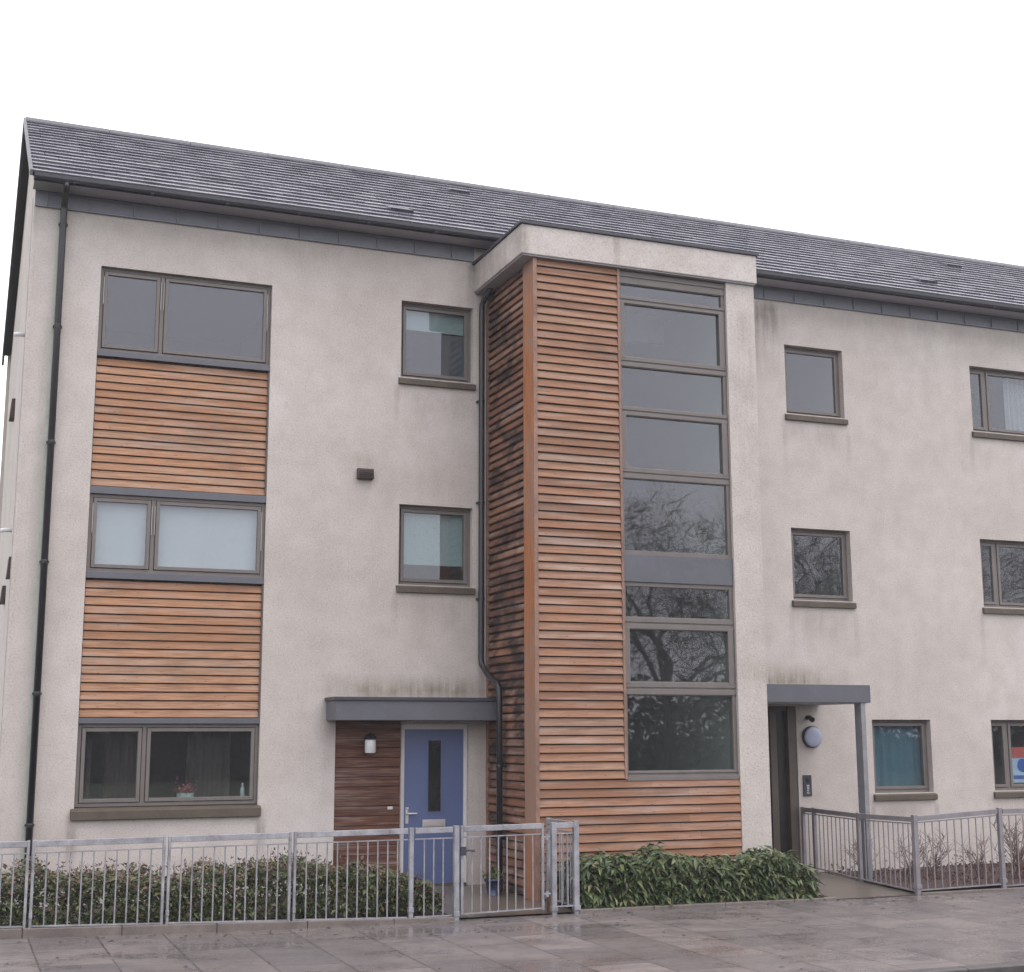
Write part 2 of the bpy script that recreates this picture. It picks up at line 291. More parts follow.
# ------------------------------------------------------------------ mesh builder
ORG = {}
class MB:
    def __init__(s): s.v = []; s.f = []; s.mi = []; s.cur = 0
    def mat(s, i): s.cur = i; return s
    def face(s, pts):
        b = len(s.v); s.v += [tuple(p) for p in pts]; s.f.append(tuple(range(b, b + len(pts)))); s.mi.append(s.cur)
    def hexa(s, p):                          # 8 points: bottom ring 0-3, top ring 4-7 (counter-clockwise from above)
        b = len(s.v); s.v += [tuple(q) for q in p]
        for f in ((3, 2, 1, 0), (4, 5, 6, 7), (0, 1, 5, 4), (1, 2, 6, 5), (2, 3, 7, 6), (3, 0, 4, 7)):
            s.f.append(tuple(b + i for i in f)); s.mi.append(s.cur)
    def box(s, x0, x1, y0, y1, z0, z1):
        s.hexa([(x0, y0, z0), (x1, y0, z0), (x1, y1, z0), (x0, y1, z0), (x0, y0, z1), (x1, y0, z1), (x1, y1, z1), (x0, y1, z1)]); return s
    def prism(s, prof, axis, a0, a1):        # prof: closed list of 2-D points; extruded along the axis
        def P(p, a):
            return {'x': (a, p[0], p[1]), 'y': (p[0], a, p[1]), 'z': (p[0], p[1], a)}[axis]
        n = len(prof); b = len(s.v)
        s.v += [P(p, a0) for p in prof] + [P(p, a1) for p in prof]
        for i in range(n):
            j = (i + 1) % n; s.f.append((b + i, b + j, b + n + j, b + n + i)); s.mi.append(s.cur)
        s.f.append(tuple(b + i for i in reversed(range(n)))); s.mi.append(s.cur)
        s.f.append(tuple(b + n + i for i in range(n))); s.mi.append(s.cur); return s
    def tube(s, pts, rad, seg=8, cap=True):
        pts = [Vector(p) for p in pts]; n = len(pts)
        rads = rad if isinstance(rad, (list, tuple)) else [rad] * n
        b = len(s.v); ref = None
        for i, p in enumerate(pts):
            t = (pts[min(i + 1, n - 1)] - pts[max(i - 1, 0)]).normalized()
            if ref is None:
                ref = Vector((0, 0, 1)) if abs(t.z) < 0.9 else Vector((1, 0, 0))
            a = t.cross(ref)
            if a.length < 1e-5: a = t.cross(Vector((0.3, 1, 0.2)))
            a.normalize(); c = a.cross(t).normalized(); ref = c
            for k in range(seg):
                an = 2 * math.pi * k / seg
                s.v.append(tuple(p + (a * math.cos(an) + c * math.sin(an)) * rads[i]))
        for i in range(n - 1):
            for k in range(seg):
                k2 = (k + 1) % seg
                s.f.append((b + i * seg + k, b + i * seg + k2, b + (i + 1) * seg + k2, b + (i + 1) * seg + k)); s.mi.append(s.cur)
        if cap:
            s.f.append(tuple(b + k for k in reversed(range(seg)))); s.mi.append(s.cur)
            s.f.append(tuple(b + (n - 1) * seg + k for k in range(seg))); s.mi.append(s.cur)
        return s
    def lathe(s, c, prof, axis='z', seg=20):  # prof (radius, height)
        c = Vector(c); b = len(s.v); n = len(prof)
        for r, h in prof:
            for k in range(seg):
                a = 2 * math.pi * k / seg; x, y = r * math.cos(a), r * math.sin(a)
                s.v.append(tuple(c + (Vector((x, y, h)) if axis == 'z' else Vector((x, h, y)))))
        for i in range(n - 1):
            for k in range(seg):
                k2 = (k + 1) % seg
                s.f.append((b + i * seg + k, b + i * seg + k2, b + (i + 1) * seg + k2, b + (i + 1) * seg + k)); s.mi.append(s.cur)
        s.f.append(tuple(b + k for k in range(seg))); s.mi.append(s.cur)
        s.f.append(tuple(b + (n - 1) * seg + k for k in range(seg))); s.mi.append(s.cur); return s
    def leaf(s, p, d, n, L, W, fold=0.25):
        """pointed leaf folded along its midrib: p base, d direction, n normal"""
        sd = d.cross(n).normalized(); b = len(s.v)
        m = p + d * (L * 0.45)
        s.v += [tuple(p), tuple(m + sd * W * 0.5 + n * W * fold), tuple(p + d * L - n * L * 0.12), tuple(m - sd * W * 0.5 + n * W * fold), tuple(m)]
        for f in ((0, 4, 1), (1, 4, 2), (0, 3, 4), (3, 2, 4)):
            s.f.append(tuple(b + i for i in f)); s.mi.append(s.cur)
    def build(s, name, mats, parent=None, bevel=0.0, smooth=False, origin=None):
        if not isinstance(mats, (list, tuple)): mats = [mats]
        if origin is None:
            xs = [p[0] for p in s.v]; ys = [p[1] for p in s.v]; zs = [p[2] for p in s.v]
            origin = ((min(xs) + max(xs)) / 2, (min(ys) + max(ys)) / 2, min(zs))
        o3 = Vector(origin)
        me = bpy.data.meshes.new(name)
        me.from_pydata([(p[0] - o3.x, p[1] - o3.y, p[2] - o3.z) for p in s.v], [], s.f)
        for m in mats: me.materials.append(m)
        me.polygons.foreach_set('material_index', s.mi)
        if smooth: me.polygons.foreach_set('use_smooth', [True] * len(me.polygons))
        me.update()
        o = bpy.data.objects.new(name, me); COL.objects.link(o)
        if parent is not None: o.parent = parent; o.location = o3 - ORG[parent.name]
        else: o.location = o3
        ORG[o.name] = o3
        if bevel:
            bm = o.modifiers.new('bevel', 'BEVEL'); bm.width = bevel; bm.segments = 2; bm.limit_method = 'ANGLE'; bm.angle_limit = R(40)
        return o

def tag(o, label=None, cat=None, group=None, kind=None):
    for k, v in (('label', label), ('category', cat), ('group', group), ('kind', kind)):
        if v: o[k] = v
    return o
def empty(name, loc, label=None, cat=None, group=None):
    o = bpy.data.objects.new(name, None); COL.objects.link(o); o.location = loc; o.empty_display_size = 0.2
    ORG[o.name] = Vector(loc); return tag(o, label, cat, group)
def copy_tree(o, parent=None):
    c = o.copy(); COL.objects.link(c)
    if parent is not None: c.parent = parent
    for ch in [x for x in bpy.data.objects if x.parent == o]: copy_tree(ch, c)
    return c

# ------------------------------------------------------------------ ground, paving, road
YK = -2.45                                   # line of the edging and railings
def zp(x): return -0.27 - 0.05 * max(0.0, min(1.0, x / 2.75))
def sheet(name, xs, ys, zf, m, mb=None):
    mb = MB(); nx, ny = len(xs), len(ys)
    for y in ys:
        for x in xs: mb.v.append((x, y, zf(x, y)))
    for j in range(ny - 1):
        for i in range(nx - 1):
            a = j * nx + i; mb.f.append((a, a + 1, a + nx + 1, a + nx)); mb.mi.append(0)
    return tag(mb.build(name, m, smooth=True), kind='structure')
fr = lambda a, b, n: [a + (b - a) * i / n for i in range(n + 1)]
sheet('ground', [-600, -60, 60, 600], [-600, -60, 60, 600], lambda x, y: -0.62, M['grass'])
sheet('pavement', [-40] + fr(-4, 12, 32) + [60], fr(-6.74, -2.42, 8), lambda x, y: zp(x) + (y - YK) * 0.008, M['paving'])
sheet('road', [-80, -20, 0, 20, 80], [-24, -16, -6.88], lambda x, y: -0.47 + 0.0 * x, M['asphalt'])
mb = MB(); xk = -40.0
while xk < 60:
    mb.box(xk, xk + 0.91, -6.89, -6.74, -0.60, zp(xk) - 0.034 + 0.006); xk += 0.914
tag(mb.build('road_kerb', simple('wet_granite_kerb', (0.085, 0.078, 0.078), 0.35, 0, 0.2, 8, 0.3), bevel=0.012), kind='structure')
# garden paths
def ramp_sheet(name, x0, x1, zf0, zf1, m):
    return sheet(name, fr(x0, x1, 4), fr(YK - 0.01, 0.05, 8), lambda x, y: zf0 + (zf1 - zf0) * (y - YK) / -YK, m)
ramp_sheet('garden_path', 4.52, 5.93, -0.300, -0.232, M['path'])
ramp_sheet('entrance_path', 9.20, 10.45, -0.312, -0.215, M['path'])
# planting beds
def bed(name, x0, x1, za, zb, m, y1=0.02):
    mb = MB(); n = 24; ys = fr(YK + 0.03, y1, 8); nx = n + 1
    for y in ys:
        for x in fr(x0, x1, n): mb.v.append((x, y, za + (zb - za) * (x - x0) / (x1 - x0) + rnd.uniform(-.012, .02)))
    for j in range(len(ys) - 1):
        for i in range(n):
            a = j * nx + i; mb.f.append((a, a + 1, a + nx + 1, a + nx)); mb.mi.append(0)
    return tag(mb.build(name, m, smooth=True), kind='structure')
bed('planting_bed_soil', -8, 4.50, -0.20, -0.29, M['soil'])
bed('hedge_bed_soil', 5.95, 9.18, -0.30, -0.30, M['soil'], -1.6)
bed('mulch_bed', 10.47, 22, -0.27, -0.25, M['bark'])
# concrete edgings (one object per run)
def edging(x0, x1, za, zb, label):
    mb = MB(); x = x0
    while x < x1 - 0.05:
        e = min(x + 0.91, x1); zt0 = za + (zb - za) * (x - x0) / (x1 - x0); zt1 = za + (zb - za) * (e - x0) / (x1 - x0)
        mb.hexa([(x, YK - .05, -.6), (e - .004, YK - .05, -.6), (e - .004, YK + .04, -.6), (x, YK + .04, -.6),
                 (x, YK - .05, zt0), (e - .006, YK - .05, zt1), (e - .006, YK + .04, zt1), (x, YK + .04, zt0)])
        x = e
    o = mb.build('edging_kerb', M['concrete'], bevel=0.008); tag(o, label, 'edging', 'concrete edgings of the front beds')
edging(-8, 4.50, -0.168 + 0.18, -0.285, 'long wet concrete edging under the left railing and hedge')
edging(5.93, 9.24, -0.275, -0.288, 'concrete edging in front of the leafy laurel hedge')
edging(10.45, 22, -0.287, -0.275, 'concrete edging under the right railing and bare shrubs')

# ------------------------------------------------------------------ the apartment building
ZB = -0.5; XE = 20.0; BD = 8.0; HTOP = 8.04; F0 = 7.845
H = {1: 1.80, 2: 4.50, 3: 7.20}; S = {1: 0.712, 2: 3.412, 3: 6.112}
BY = -1.64; X1, X2, X3, X4 = 5.783, 6.954, 8.495, 8.915
bld = empty('apartment_building', (9.5, 3.5, ZB), 'three storey cream rendered block of flats with larch cladding and grey slate roof', 'building')

slot = (0.804, 2.892, 0.66, 7.20)
wins = []                                    # x0, x1, z0, z1, mullion
for k in (2, 3): wins.append([4.596, 5.591, S[k] + .06, H[k]])
for k in (2, 3): wins.append([10.421, 11.42, S[k] + .06, H[k]])
wins.append([11.649, 12.662, S[1] + .06, H[1]])
for k in (1, 2, 3): wins.append([13.753, 15.25, S[k] + .06, H[k]])
for k in (1, 2, 3): wins.append([17.2, 18.2, S[k] + .06, H[k]])
holes = [slot, (3.82, 4.660, ZB, 1.80), (4.664, 5.545, -0.24, 1.738), (9.10, 10.39, -0.22, 1.985), (6.3, 8.6, ZB + .3, 7.0)] + [tuple(w) for w in wins]
def wall_sheet(mb, x0, x1, z0, z1, holes, y=0.0, dep=0.12):
    xs = sorted({x0, x1, *[h[0] for h in holes], *[h[1] for h in holes]}); zs = sorted({z0, z1, *[h[2] for h in holes], *[h[3] for h in holes]})
    for i in range(len(xs) - 1):
        for j in range(len(zs) - 1):
            cx, cz = (xs[i] + xs[i + 1]) / 2, (zs[j] + zs[j + 1]) / 2
            if any(h[0] < cx < h[1] and h[2] < cz < h[3] for h in holes): continue
            mb.face([(xs[i], y, zs[j]), (xs[i + 1], y, zs[j]), (xs[i + 1], y, zs[j + 1]), (xs[i], y, zs[j + 1])])
    for a, b, c, e in holes:
        q = y + dep
        mb.face([(a, y, c), (a, y, e), (a, q, e), (a, q, c)]); mb.face([(b, y, c), (b, q, c), (b, q, e), (b, y, e)])
        mb.face([(a, y, e), (b, y, e), (b, q, e), (a, q, e)]); mb.face([(a, y, c), (a, q, c), (b, q, c), (b, y, c)])
YR, ZR = 3.85, 10.57                          # ridge
mb = MB(); wall_sheet(mb, 0, XE, ZB, HTOP, holes)
gz = lambda y: 8.12 + (ZR - 0.08 - 8.12) * (1 - abs(y - YR) / YR) if 0 <= y <= 2 * YR else 8.1
GI = 0.055; PY = .46; gzf = HTOP + (ZR - .12 - HTOP) * PY / YR
mb.face([(0, 0, ZB), (0, 0, HTOP), (0, PY, gzf), (0, PY, ZB)]); mb.face([(0, PY, ZB), (0, PY, gzf), (GI, PY, gzf), (GI, PY, ZB)])
mb.face([(GI, PY, ZB), (GI, PY, gzf), (GI, YR, ZR - .12), (GI, BD, HTOP), (GI, BD, ZB)])
mb.face([(XE, 0, ZB), (XE, BD, ZB), (XE, BD, HTOP), (XE, YR, ZR - .12), (XE, 0, HTOP)])
mb.face([(0, BD, ZB), (0, BD, HTOP), (XE, BD, HTOP), (XE, BD, ZB)])
wall = mb.build('wall', M['render'], bld)
# inside: floors and partitions so that rooms are real behind the glass
mb = MB()
for z in (-0.23, 2.40, 5.10, 7.75):
    for a, b in ((0.08, 6.0), (8.9, XE - .02)): mb.box(a, b, 0.13, BD - .02, z - .12, z)
    mb.box(6.0, 8.9, 2.2, BD - .02, z - .12, z)
for x in (3.35, 6.02, 8.88, 10.0, 11.53, 13.1, 16.2): mb.box(x - .05, x + .05, 0.14, BD - .02, -.2, 7.6)
mb.box(0.08, XE - .03, 4.3, 4.4, -.2, 7.6)
mb.build('interior_partition', M['inside'], bld)

# movement joint beads and corner beads in the render
mb = MB(); mb.box(0.262, 0.296, -0.006, 0.002, ZB + .25, F0)
mb.build('movement_joint', simple('pale_green_bead', (0.42, 0.46, 0.40), 0.6, 0, 0.15, 3), bld)
mb = MB(); mb.box(-0.006, 0.03, -0.004, 0.001, ZB + .25, F0 - .01); mb.box(-0.005, 0.001, 0.02, 0.05, ZB + .25, F0)
mb.box(-0.008, 0.001, 0.41, 0.455, ZB + .25, 8.1)
mb.build('corner_bead', M['render'], bld)

# eaves: zinc fascia on the wall head, soffit, gutter
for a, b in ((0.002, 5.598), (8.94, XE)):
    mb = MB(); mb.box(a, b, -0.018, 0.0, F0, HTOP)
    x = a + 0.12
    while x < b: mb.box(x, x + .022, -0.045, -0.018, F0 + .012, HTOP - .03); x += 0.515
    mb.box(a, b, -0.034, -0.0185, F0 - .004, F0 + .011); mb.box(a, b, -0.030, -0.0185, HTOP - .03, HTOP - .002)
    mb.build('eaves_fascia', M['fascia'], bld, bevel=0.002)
roof = None
SL = math.hypot(YR + .40, ZR - 8.115)
uy, uz = (YR + .40) / SL, (ZR - 8.115) / SL   # up the slope
ny, nz = -uz, uy                              # outward normal
mb = MB()
rows = 17; rp = SL / rows
for side in (1, -1):
    for k in range(rows):
        x = -0.05 - (0.165 if k % 2 else 0.0)
        while x < XE + .1:
            e = min(x + .33, XE + .13); xx = max(x, -0.052)
            if side == -1: e = min(x + 2.0, XE + .13)
            t0 = 0.027 + rnd.uniform(0, .003); l0 = rnd.uniform(-.003, .003); tw = rnd.uniform(-.0012, .0012)
            s0, s1 = k * rp + l0, (k + 1) * rp + .02
            def P(xv, s, h):
                y = -0.40 + uy * s + ny * h
                if side == -1: y = 2 * YR - y
                return (xv, y, 8.115 + uz * s + nz * h)
            a = [P(xx, s0, t0 + tw), P(e - .004, s0, t0 - tw), P(e - .004, s1, .004), P(xx, s1, .004)]
            lo = [P(xx, s0, -.004), P(e - .004, s0, -.004), P(e - .004, s1, -.008), P(xx, s1, -.008)]
            mb.hexa(lo + a if side == 1 else [lo[1], lo[0], lo[3], lo[2], a[1], a[0], a[3], a[2]])
            x = e
roof = mb.build('roof', M['slate'], bld)
mb = MB()
mb.face([(-.04, -.37, 8.07), (XE + .1, -.37, 8.07), (XE + .1, YR, ZR - .05), (-.04, YR, ZR - .05)])
mb.face([(-.04, 2 * YR + .37, 8.07), (-.04, YR, ZR - .05), (XE + .1, YR, ZR - .05), (XE + .1, 2 * YR + .37, 8.07)])
mb.build('roof_deck', M['zinc_dark'], roof)
mb = MB(); x = -.06
while x < XE:
    e = x + 1.2
    mb.prism([(YR - .13, ZR - .045), (YR - .02, ZR + .05), (YR + .02, ZR + .05), (YR + .13, ZR - .045), (YR + .13, ZR - .07), (YR - .13, ZR - .07)], 'x', x, e - .006); x = e
mb.build('ridge_capping', M['zinc_dark'], roof, bevel=0.006)
for sd in (1, -1):                            # barge boards down both gable slopes
    y0, y1 = (-.40, YR) if sd == 1 else (2 * YR + .40, YR)
    for x0, x1 in ((-.088, -.052), (XE + .09, XE + .13)):
        hb = .07 if sd == 1 else .26
        p = [(y0, 8.14 - hb), (y0, 8.145), (y1, ZR + .04), (y1, ZR + .035 - hb)]
        if sd == -1: p = p[::-1]
        mb = MB(); mb.prism(p, 'x', x0, x1); mb.build('barge_board', M['zinc_dark'], roof, bevel=0.004)
    p = [(y0, 8.06), (y0, 8.07), (y1, ZR - .06), (y1, ZR - .075)]
    if sd == -1: p = p[::-1]
    mb = MB(); mb.prism(p, 'x', -.0515, .054); mb.build('verge_soffit', M['zinc_dark'], roof)
mb = MB(); mb.box(-.03, XE + .08, -0.352, -0.036, HTOP, HTOP + .012); mb.build('soffit', M['soffit'], roof)
mb = MB(); mb.box(-.04, XE + .09, -0.372, -0.353, HTOP - .012, HTOP + .085)
mb.build('fascia_board', M['zinc_dark'], roof, bevel=0.003)
mb = MB()
prof = [(-.375, 8.105), (-.375, 8.062), (-.388, 8.042), (-.41, 8.034), (-.432, 8.042), (-.446, 8.062), (-.449, 8.108), (-.454, 8.112), (-.454, 8.118), (-.443, 8.118), (-.440, 8.066), (-.429, 8.051), (-.41, 8.044), (-.391, 8.051), (-.381, 8.066), (-.381, 8.105)]
mb.prism(prof, 'x', -.035, XE + .08)
x = 0.4
while x < XE: mb.box(x, x + .03, -.456, -.374, 8.024, 8.033); x += 0.9
mb.build('gutter', M['zinc_dark'], roof)
for s_x, s_y, s_z in ((4.68, .42, 8.60), (6.41, 2.98, 10.07), (13.51, .65, 8.73), (15.81, 2.78, 9.95)):
    mb = MB()
    s_ = (s_y + .40) / uy
    def P(dx, ds, h): return (s_x + dx, -0.40 + uy * (s_ + ds) + ny * h, 8.115 + uz * (s_ + ds) + nz * h)
    mb.hexa([P(-.17, -.13, .0), P(.17, -.13, .0), P(.17, .16, 0), P(-.17, .16, 0), P(-.16, -.13, .055), P(.16, -.13, .055), P(.16, .16, .03), P(-.16, .16, .03)])
    mb.build('roof_vent', M['zinc_dark'], roof, bevel=0.006)

# downpipes
def pipe(pts, clips, name='downpipe', r=0.038):
    mb = MB(); mb.tube(pts, r, 12)
    for c in clips:
        mb.lathe((c[0], c[1], c[2]), [(r + .002, 0), (r + .005, .006), (r + .005, .036), (r + .002, .042)], 'z', 12)
        if len(c) > 3: mb.box(c[0] + min(0, c[3]), c[0] + max(0, c[3]), c[1] - .012, c[1] + .012, c[2] + .012, c[2] + .042)
        else: mb.box(c[0] - .052, c[0] + .052, c[1] + .02, -.001, c[2] + .01, c[2] + .032)
    return mb.build(name, M['black'], bld, smooth=True)
pipe([(.33, -.40, 8.04), (.33, -.39, 7.99), (.331, -.34, 7.955), (.333, -.13, 7.9), (.335, -.085, 7.86), (.336, -.08, 7.8), (.336, -.08, ZB)],
     [(.336, -.08, z) for z in (.6, 2.05, 3.55, 4.95, 6.35, 7.62)])
px_ = 5.69
pipe([(5.74, -.30, 7.47), (5.73, -.26, 7.36), (5.70, -.14, 7.30), (5.69, -.085, 7.24), (5.686, -.08, 7.1), (5.684, -.08, 2.56), (5.685, -.095, 2.48), (5.693, -.30, 2.34), (5.70, -.62, 2.21), (5.70, -.675, 2.14), (5.70, -.68, 2.0), (5.70, -.68, -.30)],
     [(5.685, -.08, 3.3), (5.685, -.08, 4.55), (5.685, -.08, 5.9), (5.70, -.68, 1.2, .08), (5.70, -.68, .35, .08)])

# ------------------------------------------------------------------ cladding
def boards_x(mb, x0, x1, z0, z1, y, pitch=.1, out=.024, tip=.008, gap=.007):
    n = max(1, round((z1 - z0) / pitch)); p = (z1 - z0) / n
    for k in range(n):
        a = z0 + k * p; b = a + p - gap; j = rnd.uniform(-.0025, .0025); x = x0
        while x < x1 - .01:
            e = x1 if x1 - x < 2.6 else x + rnd.uniform(1.2, 2.2)
            if x1 - e < .5: e = x1
            mb.prism([(y, a), (y, b), (y - tip + j, b), (y - out + j, a + .004), (y - out + .003 + j, a)], 'x', x, e - (.002 if e < x1 else 0)); x = e
def boards_y(mb, y0, y1, z0, z1, x, pitch=.1, out=.03, tip=.006, gap=.012):
    n = max(1, round((z1 - z0) / pitch)); p = (z1 - z0) / n
    for k in range(n):
        a = z0 + k * p; b = a + p - gap; j = rnd.uniform(-.004, .004)
        mb.prism([(x, a), (x - out + .004 + j, a), (x - out + j, a + .012), (x - out * .7 + j, a + p * .55), (x - tip + j, b), (x, b)], 'y', y0, y1)
for z0, z1 in ((4.502, 6.075), (1.805, 3.405)):
    mb = MB(); mb.box(.806, 2.890, .05, .06, z0, z1)
    pn = mb.build('cladding_panel', M['backing'], bld)
    mb = MB(); boards_x(mb, .812, 2.872, z0 + .004, z1 - .004, .05, .1, .028, .012, .013); mb.build('boards', M['wood_panel'], pn)
    mb = MB(); mb.box(2.872, 2.890, .0, .05, z0, z1); mb.build('edge_trim', M['brown_frame'], pn)
mb = MB(); mb.box(3.822, 4.658, .05, .06, ZB, 1.798); pn = mb.build('cladding_panel', M['backing'], bld)
tag(pn, 'dark red brown stained boards beside the blue door')
mb = MB(); boards_x(mb, 3.824, 4.656, -.30, 1.795, .05, .118, .022, .018, .006); mb.build('boards', M['wood_door'], pn)

# stair bay: render column, head wall and parapet; cladding on the front and the side
mb = MB()
mb.box(X3 + .003, X4, BY, BY + .25, ZB, 7.42)                 # right-hand render column
mb.face([(X4 - .001, BY + .25, ZB), (X4 - .001, 0, ZB), (X4 - .001, 0, 7.42), (X4 - .001, BY + .25, 7.42)])
bay = mb.build('stair_bay', M['render'], bld)
mb = MB(); mb.box(5.60, 8.935, -1.70, -.002, 7.42, 7.80); mb.build('parapet', M['render'], bay, bevel=0.012)
mb = MB(); mb.box(5.575, 8.965, -1.725, -.003, 7.8005, 7.835); mb.build('coping', M['zinc_dark'], bay, bevel=0.004)
mb = MB(); mb.box(X1, X2, BY + .031, BY + .04, ZB, 7.42); mb.box(X2, X3, BY + .031, BY + .04, ZB, 1.07)
mb.box(X1 + .036, X1 + .046, BY + .03, 0, ZB, 7.42); mb.build('cladding_backing', M['backing'], bay)
mb = MB(); boards_x(mb, X1 + .045, X2 - .03, 1.085, 7.415, BY + .03, .1015, .031, .008, .013); boards_x(mb, X1 + .045, X3 - .002, -.36, 1.080, BY + .03, .1015, .031, .008, .013)
mb.build('front_cladding', M['wood'], bay)
mb = MB(); boards_y(mb, -1.292, -.05, -.25, 7.415, X1 + .036, .1015, .034, .004, .018); mb.build('side_cladding', M['wood_side'], bay)
mb = MB(); mb.box(X1 - .004, X1 + .034, BY + .006, -1.296, -.30, 7.418); mb.build('corner_board', M['corner'], bay, bevel=0.003)
mb = MB(); mb.box(X1 - .010, X1 + .042, BY - .006, BY + .0045, -.30, 7.418); mb.box(X2 - .028, X2 + .004, BY - .004, BY + .03, 1.075, 7.418)
mb.box(X1 - .008, X1 + .034, -.05, -.004, -.25, 7.418)
mb.build('cladding_trim', simple('weathered_trim_wood', (0.26, 0.155, 0.115), 0.7, 0, 0.3, 4), bay, bevel=0.002)
mb = MB(); mb.box(X1 - .16, X4, BY - .04, -.004, 7.405, 7.4195); 
mb.build('bay_soffit', M['soffit'], bay)
mb = MB()                                      # stair hall inside the bay: half landings, green right wall
mb.box(X3 - .045, X3 + .0, BY + .14, 2.2, -.2, 7.3); mb.box(X2 - .02, X2 + .02, BY + .14, -.15, -.2, 7.3)
mb.box(X2 + .02, X3 - .05, 2.2, 2.25, -.2, 7.3)
for zz in (0.95, 3.6): mb.box(X2 + .03, X3 - .05, BY + .16, -.5, zz - .2, zz)
for k in range(9): mb.box(7.0, 7.7, -.5 + k * .25, -.25 + k * .25, 3.42 - k * .16, 3.6 - k * .16)
mb.build('stair_hall', M['inside_green'], bay)

# stair window: tall frame, eight panes, one spandrel
zrow = [(7.205, 7.115, None), ]
panes = [(7.075, 7.21), (6.284, 6.962), (5.640, 6.142), (4.866, 5.512), (3.826, 4.715), (3.014, 3.385), (2.232, 2.856), (1.172, 2.066)]
panes[0] = (7.07, 7.222)
fx0, fx1 = X2 + .006, X3 - .002
mb = MB(); yf = BY + .045
mb.box(fx0, fx0 + .036, yf, yf + .07, 1.08, 7.40); mb.box(fx1 - .05, fx1, yf, yf + .07, 1.08, 7.40)
zt = sorted([(b, a) for a, b in panes], reverse=True)
edges = [7.40] + [v for a, b in panes for v in (b, a)] + [1.085]
for i in range(0, len(edges), 2):
    hi, lo = edges[i], edges[i + 1]
    if abs(hi - 3.826) < .01:
        mb.box(fx0 + .036, fx1 - .05, yf, yf + .07, 3.776, 3.826); mb.box(fx0 + .036, fx1 - .05, yf, yf + .07, 3.385, 3.435); continue
    mb.box(fx0 + .036, fx1 - .05, yf, yf + .07, lo, hi)
    if hi - lo < .2:
        mb.box(fx0 + .002, fx1 - .002, yf - .012, yf - .001, lo + .01, (hi + lo) / 2 - .012); mb.box(fx0 + .002, fx1 - .002, yf - .012, yf - .001, (hi + lo) / 2 + .012, hi - .01)
mb.box(fx0, fx1, yf - .035, yf - .014, 1.055, 1.10)
for a, b in (panes[1], panes[3], panes[6]):     # opening sashes are proud of the frame
    mb.box(fx0 + .012, fx0 + .075, yf - .016, yf + .02, a - .03, b + .03); mb.box(fx1 - .095, fx1 - .02, yf - .016, yf + .02, a - .03, b + .03)
sw = mb.build('stair_window', M['frame'], bld, bevel=0.003)
for a, b in panes:
    mb = MB(); mb.box(fx0 + .03, fx1 - .045, yf + .028, yf + .036, a - .01, b + .01); mb.build('pane', M['glass'], sw)
mb = MB(); mb.box(fx0 - .002, fx1 - .004, yf - .02, yf + .03, 3.437, 3.774); mb.build('spandrel_panel', M['zinc'], sw, bevel=0.003)

# ------------------------------------------------------------------ windows
def window(x0, x1, z0, z1, rev=.07, mull=None, sill=True, hinges=False, fw=.042, sw_=.042):
    mb = MB(); y0, y1 = rev, rev + .06
    mb.box(x0, x0 + fw, y0, y1, z0, z1); mb.box(x1 - fw, x1, y0, y1, z0, z1)
    mb.box(x0 + fw, x1 - fw, y0, y1, z0, z0 + fw); mb.box(x0 + fw, x1 - fw, y0, y1, z1 - fw, z1)
    lights = [(x0 + fw, x1 - fw)]
    if mull:
        mb.box(mull - .025, mull + .025, y0, y1, z0 + fw, z1 - fw); lights = [(x0 + fw, mull - .025), (mull + .025, x1 - fw)]
    ps = []
    for a, b in lights:
        a2, b2, c2, d2 = a + .006, b - .006, z0 + fw + .006, z1 - fw - .006; ya, yb = y0 - .014, y1 - .012
        mb.box(a2, a2 + sw_, ya, yb, c2, d2); mb.box(b2 - sw_, b2, ya, yb, c2, d2)
        mb.box(a2 + sw_, b2 - sw_, ya, yb, c2, c2 + sw_); mb.box(a2 + sw_, b2 - sw_, ya, yb, d2 - sw_, d2)
        ps.append((a2 + sw_, b2 - sw_, c2 + sw_, d2 - sw_))
    if hinges:
        mb.mat(1)
        for hx, top in ((x0 + fw - .004, .42), ((mull or x0) - .022, .42), ((mull or x0) + .012, .42), (x1 - fw - .004, .55)):
            mb.box(hx, hx + .009, y0 - .019, y0 - .001, z1 - fw - top, z1 - fw - .07)
    w = mb.build('window', [M['frame'], M['frame_edge']], bld, bevel=0.004)
    for a, b, c, e in ps:
        mb = MB(); mb.box(a - .008, b + .008, y0 + .012, y0 + .02, c - .008, e + .008); mb.build('pane', M['glass'], w)
    if sill:
        mb = MB(); mb.prism([(rev + .05, z0 - .001), (rev + .05, z0 - .10), (-.045, z0 - .10), (-.045, z0 - .028), (-.002, z0 - .012)], 'x', x0 - .03, x1 + .03)
        mb.build('sill', M['sill'], w, bevel=0.004)
    return w, ps
def wavy(mb, x0, x1, z0, z1, y, amp=.02, wl=.11):
    n = max(6, int((x1 - x0) / .014)); b = len(mb.v)
    for i in range(n + 1):
        x = x0 + (x1 - x0) * i / n; yy = y + amp * math.sin(6.283 * x / wl + .6 * math.sin(9 * x)); mb.v += [(x, yy, z0), (x, yy * 1.0, z1)]
    for i in range(n): mb.f.append((b + 2 * i, b + 2 * i + 2, b + 2 * i + 3, b + 2 * i + 1)); mb.mi.append(mb.cur)
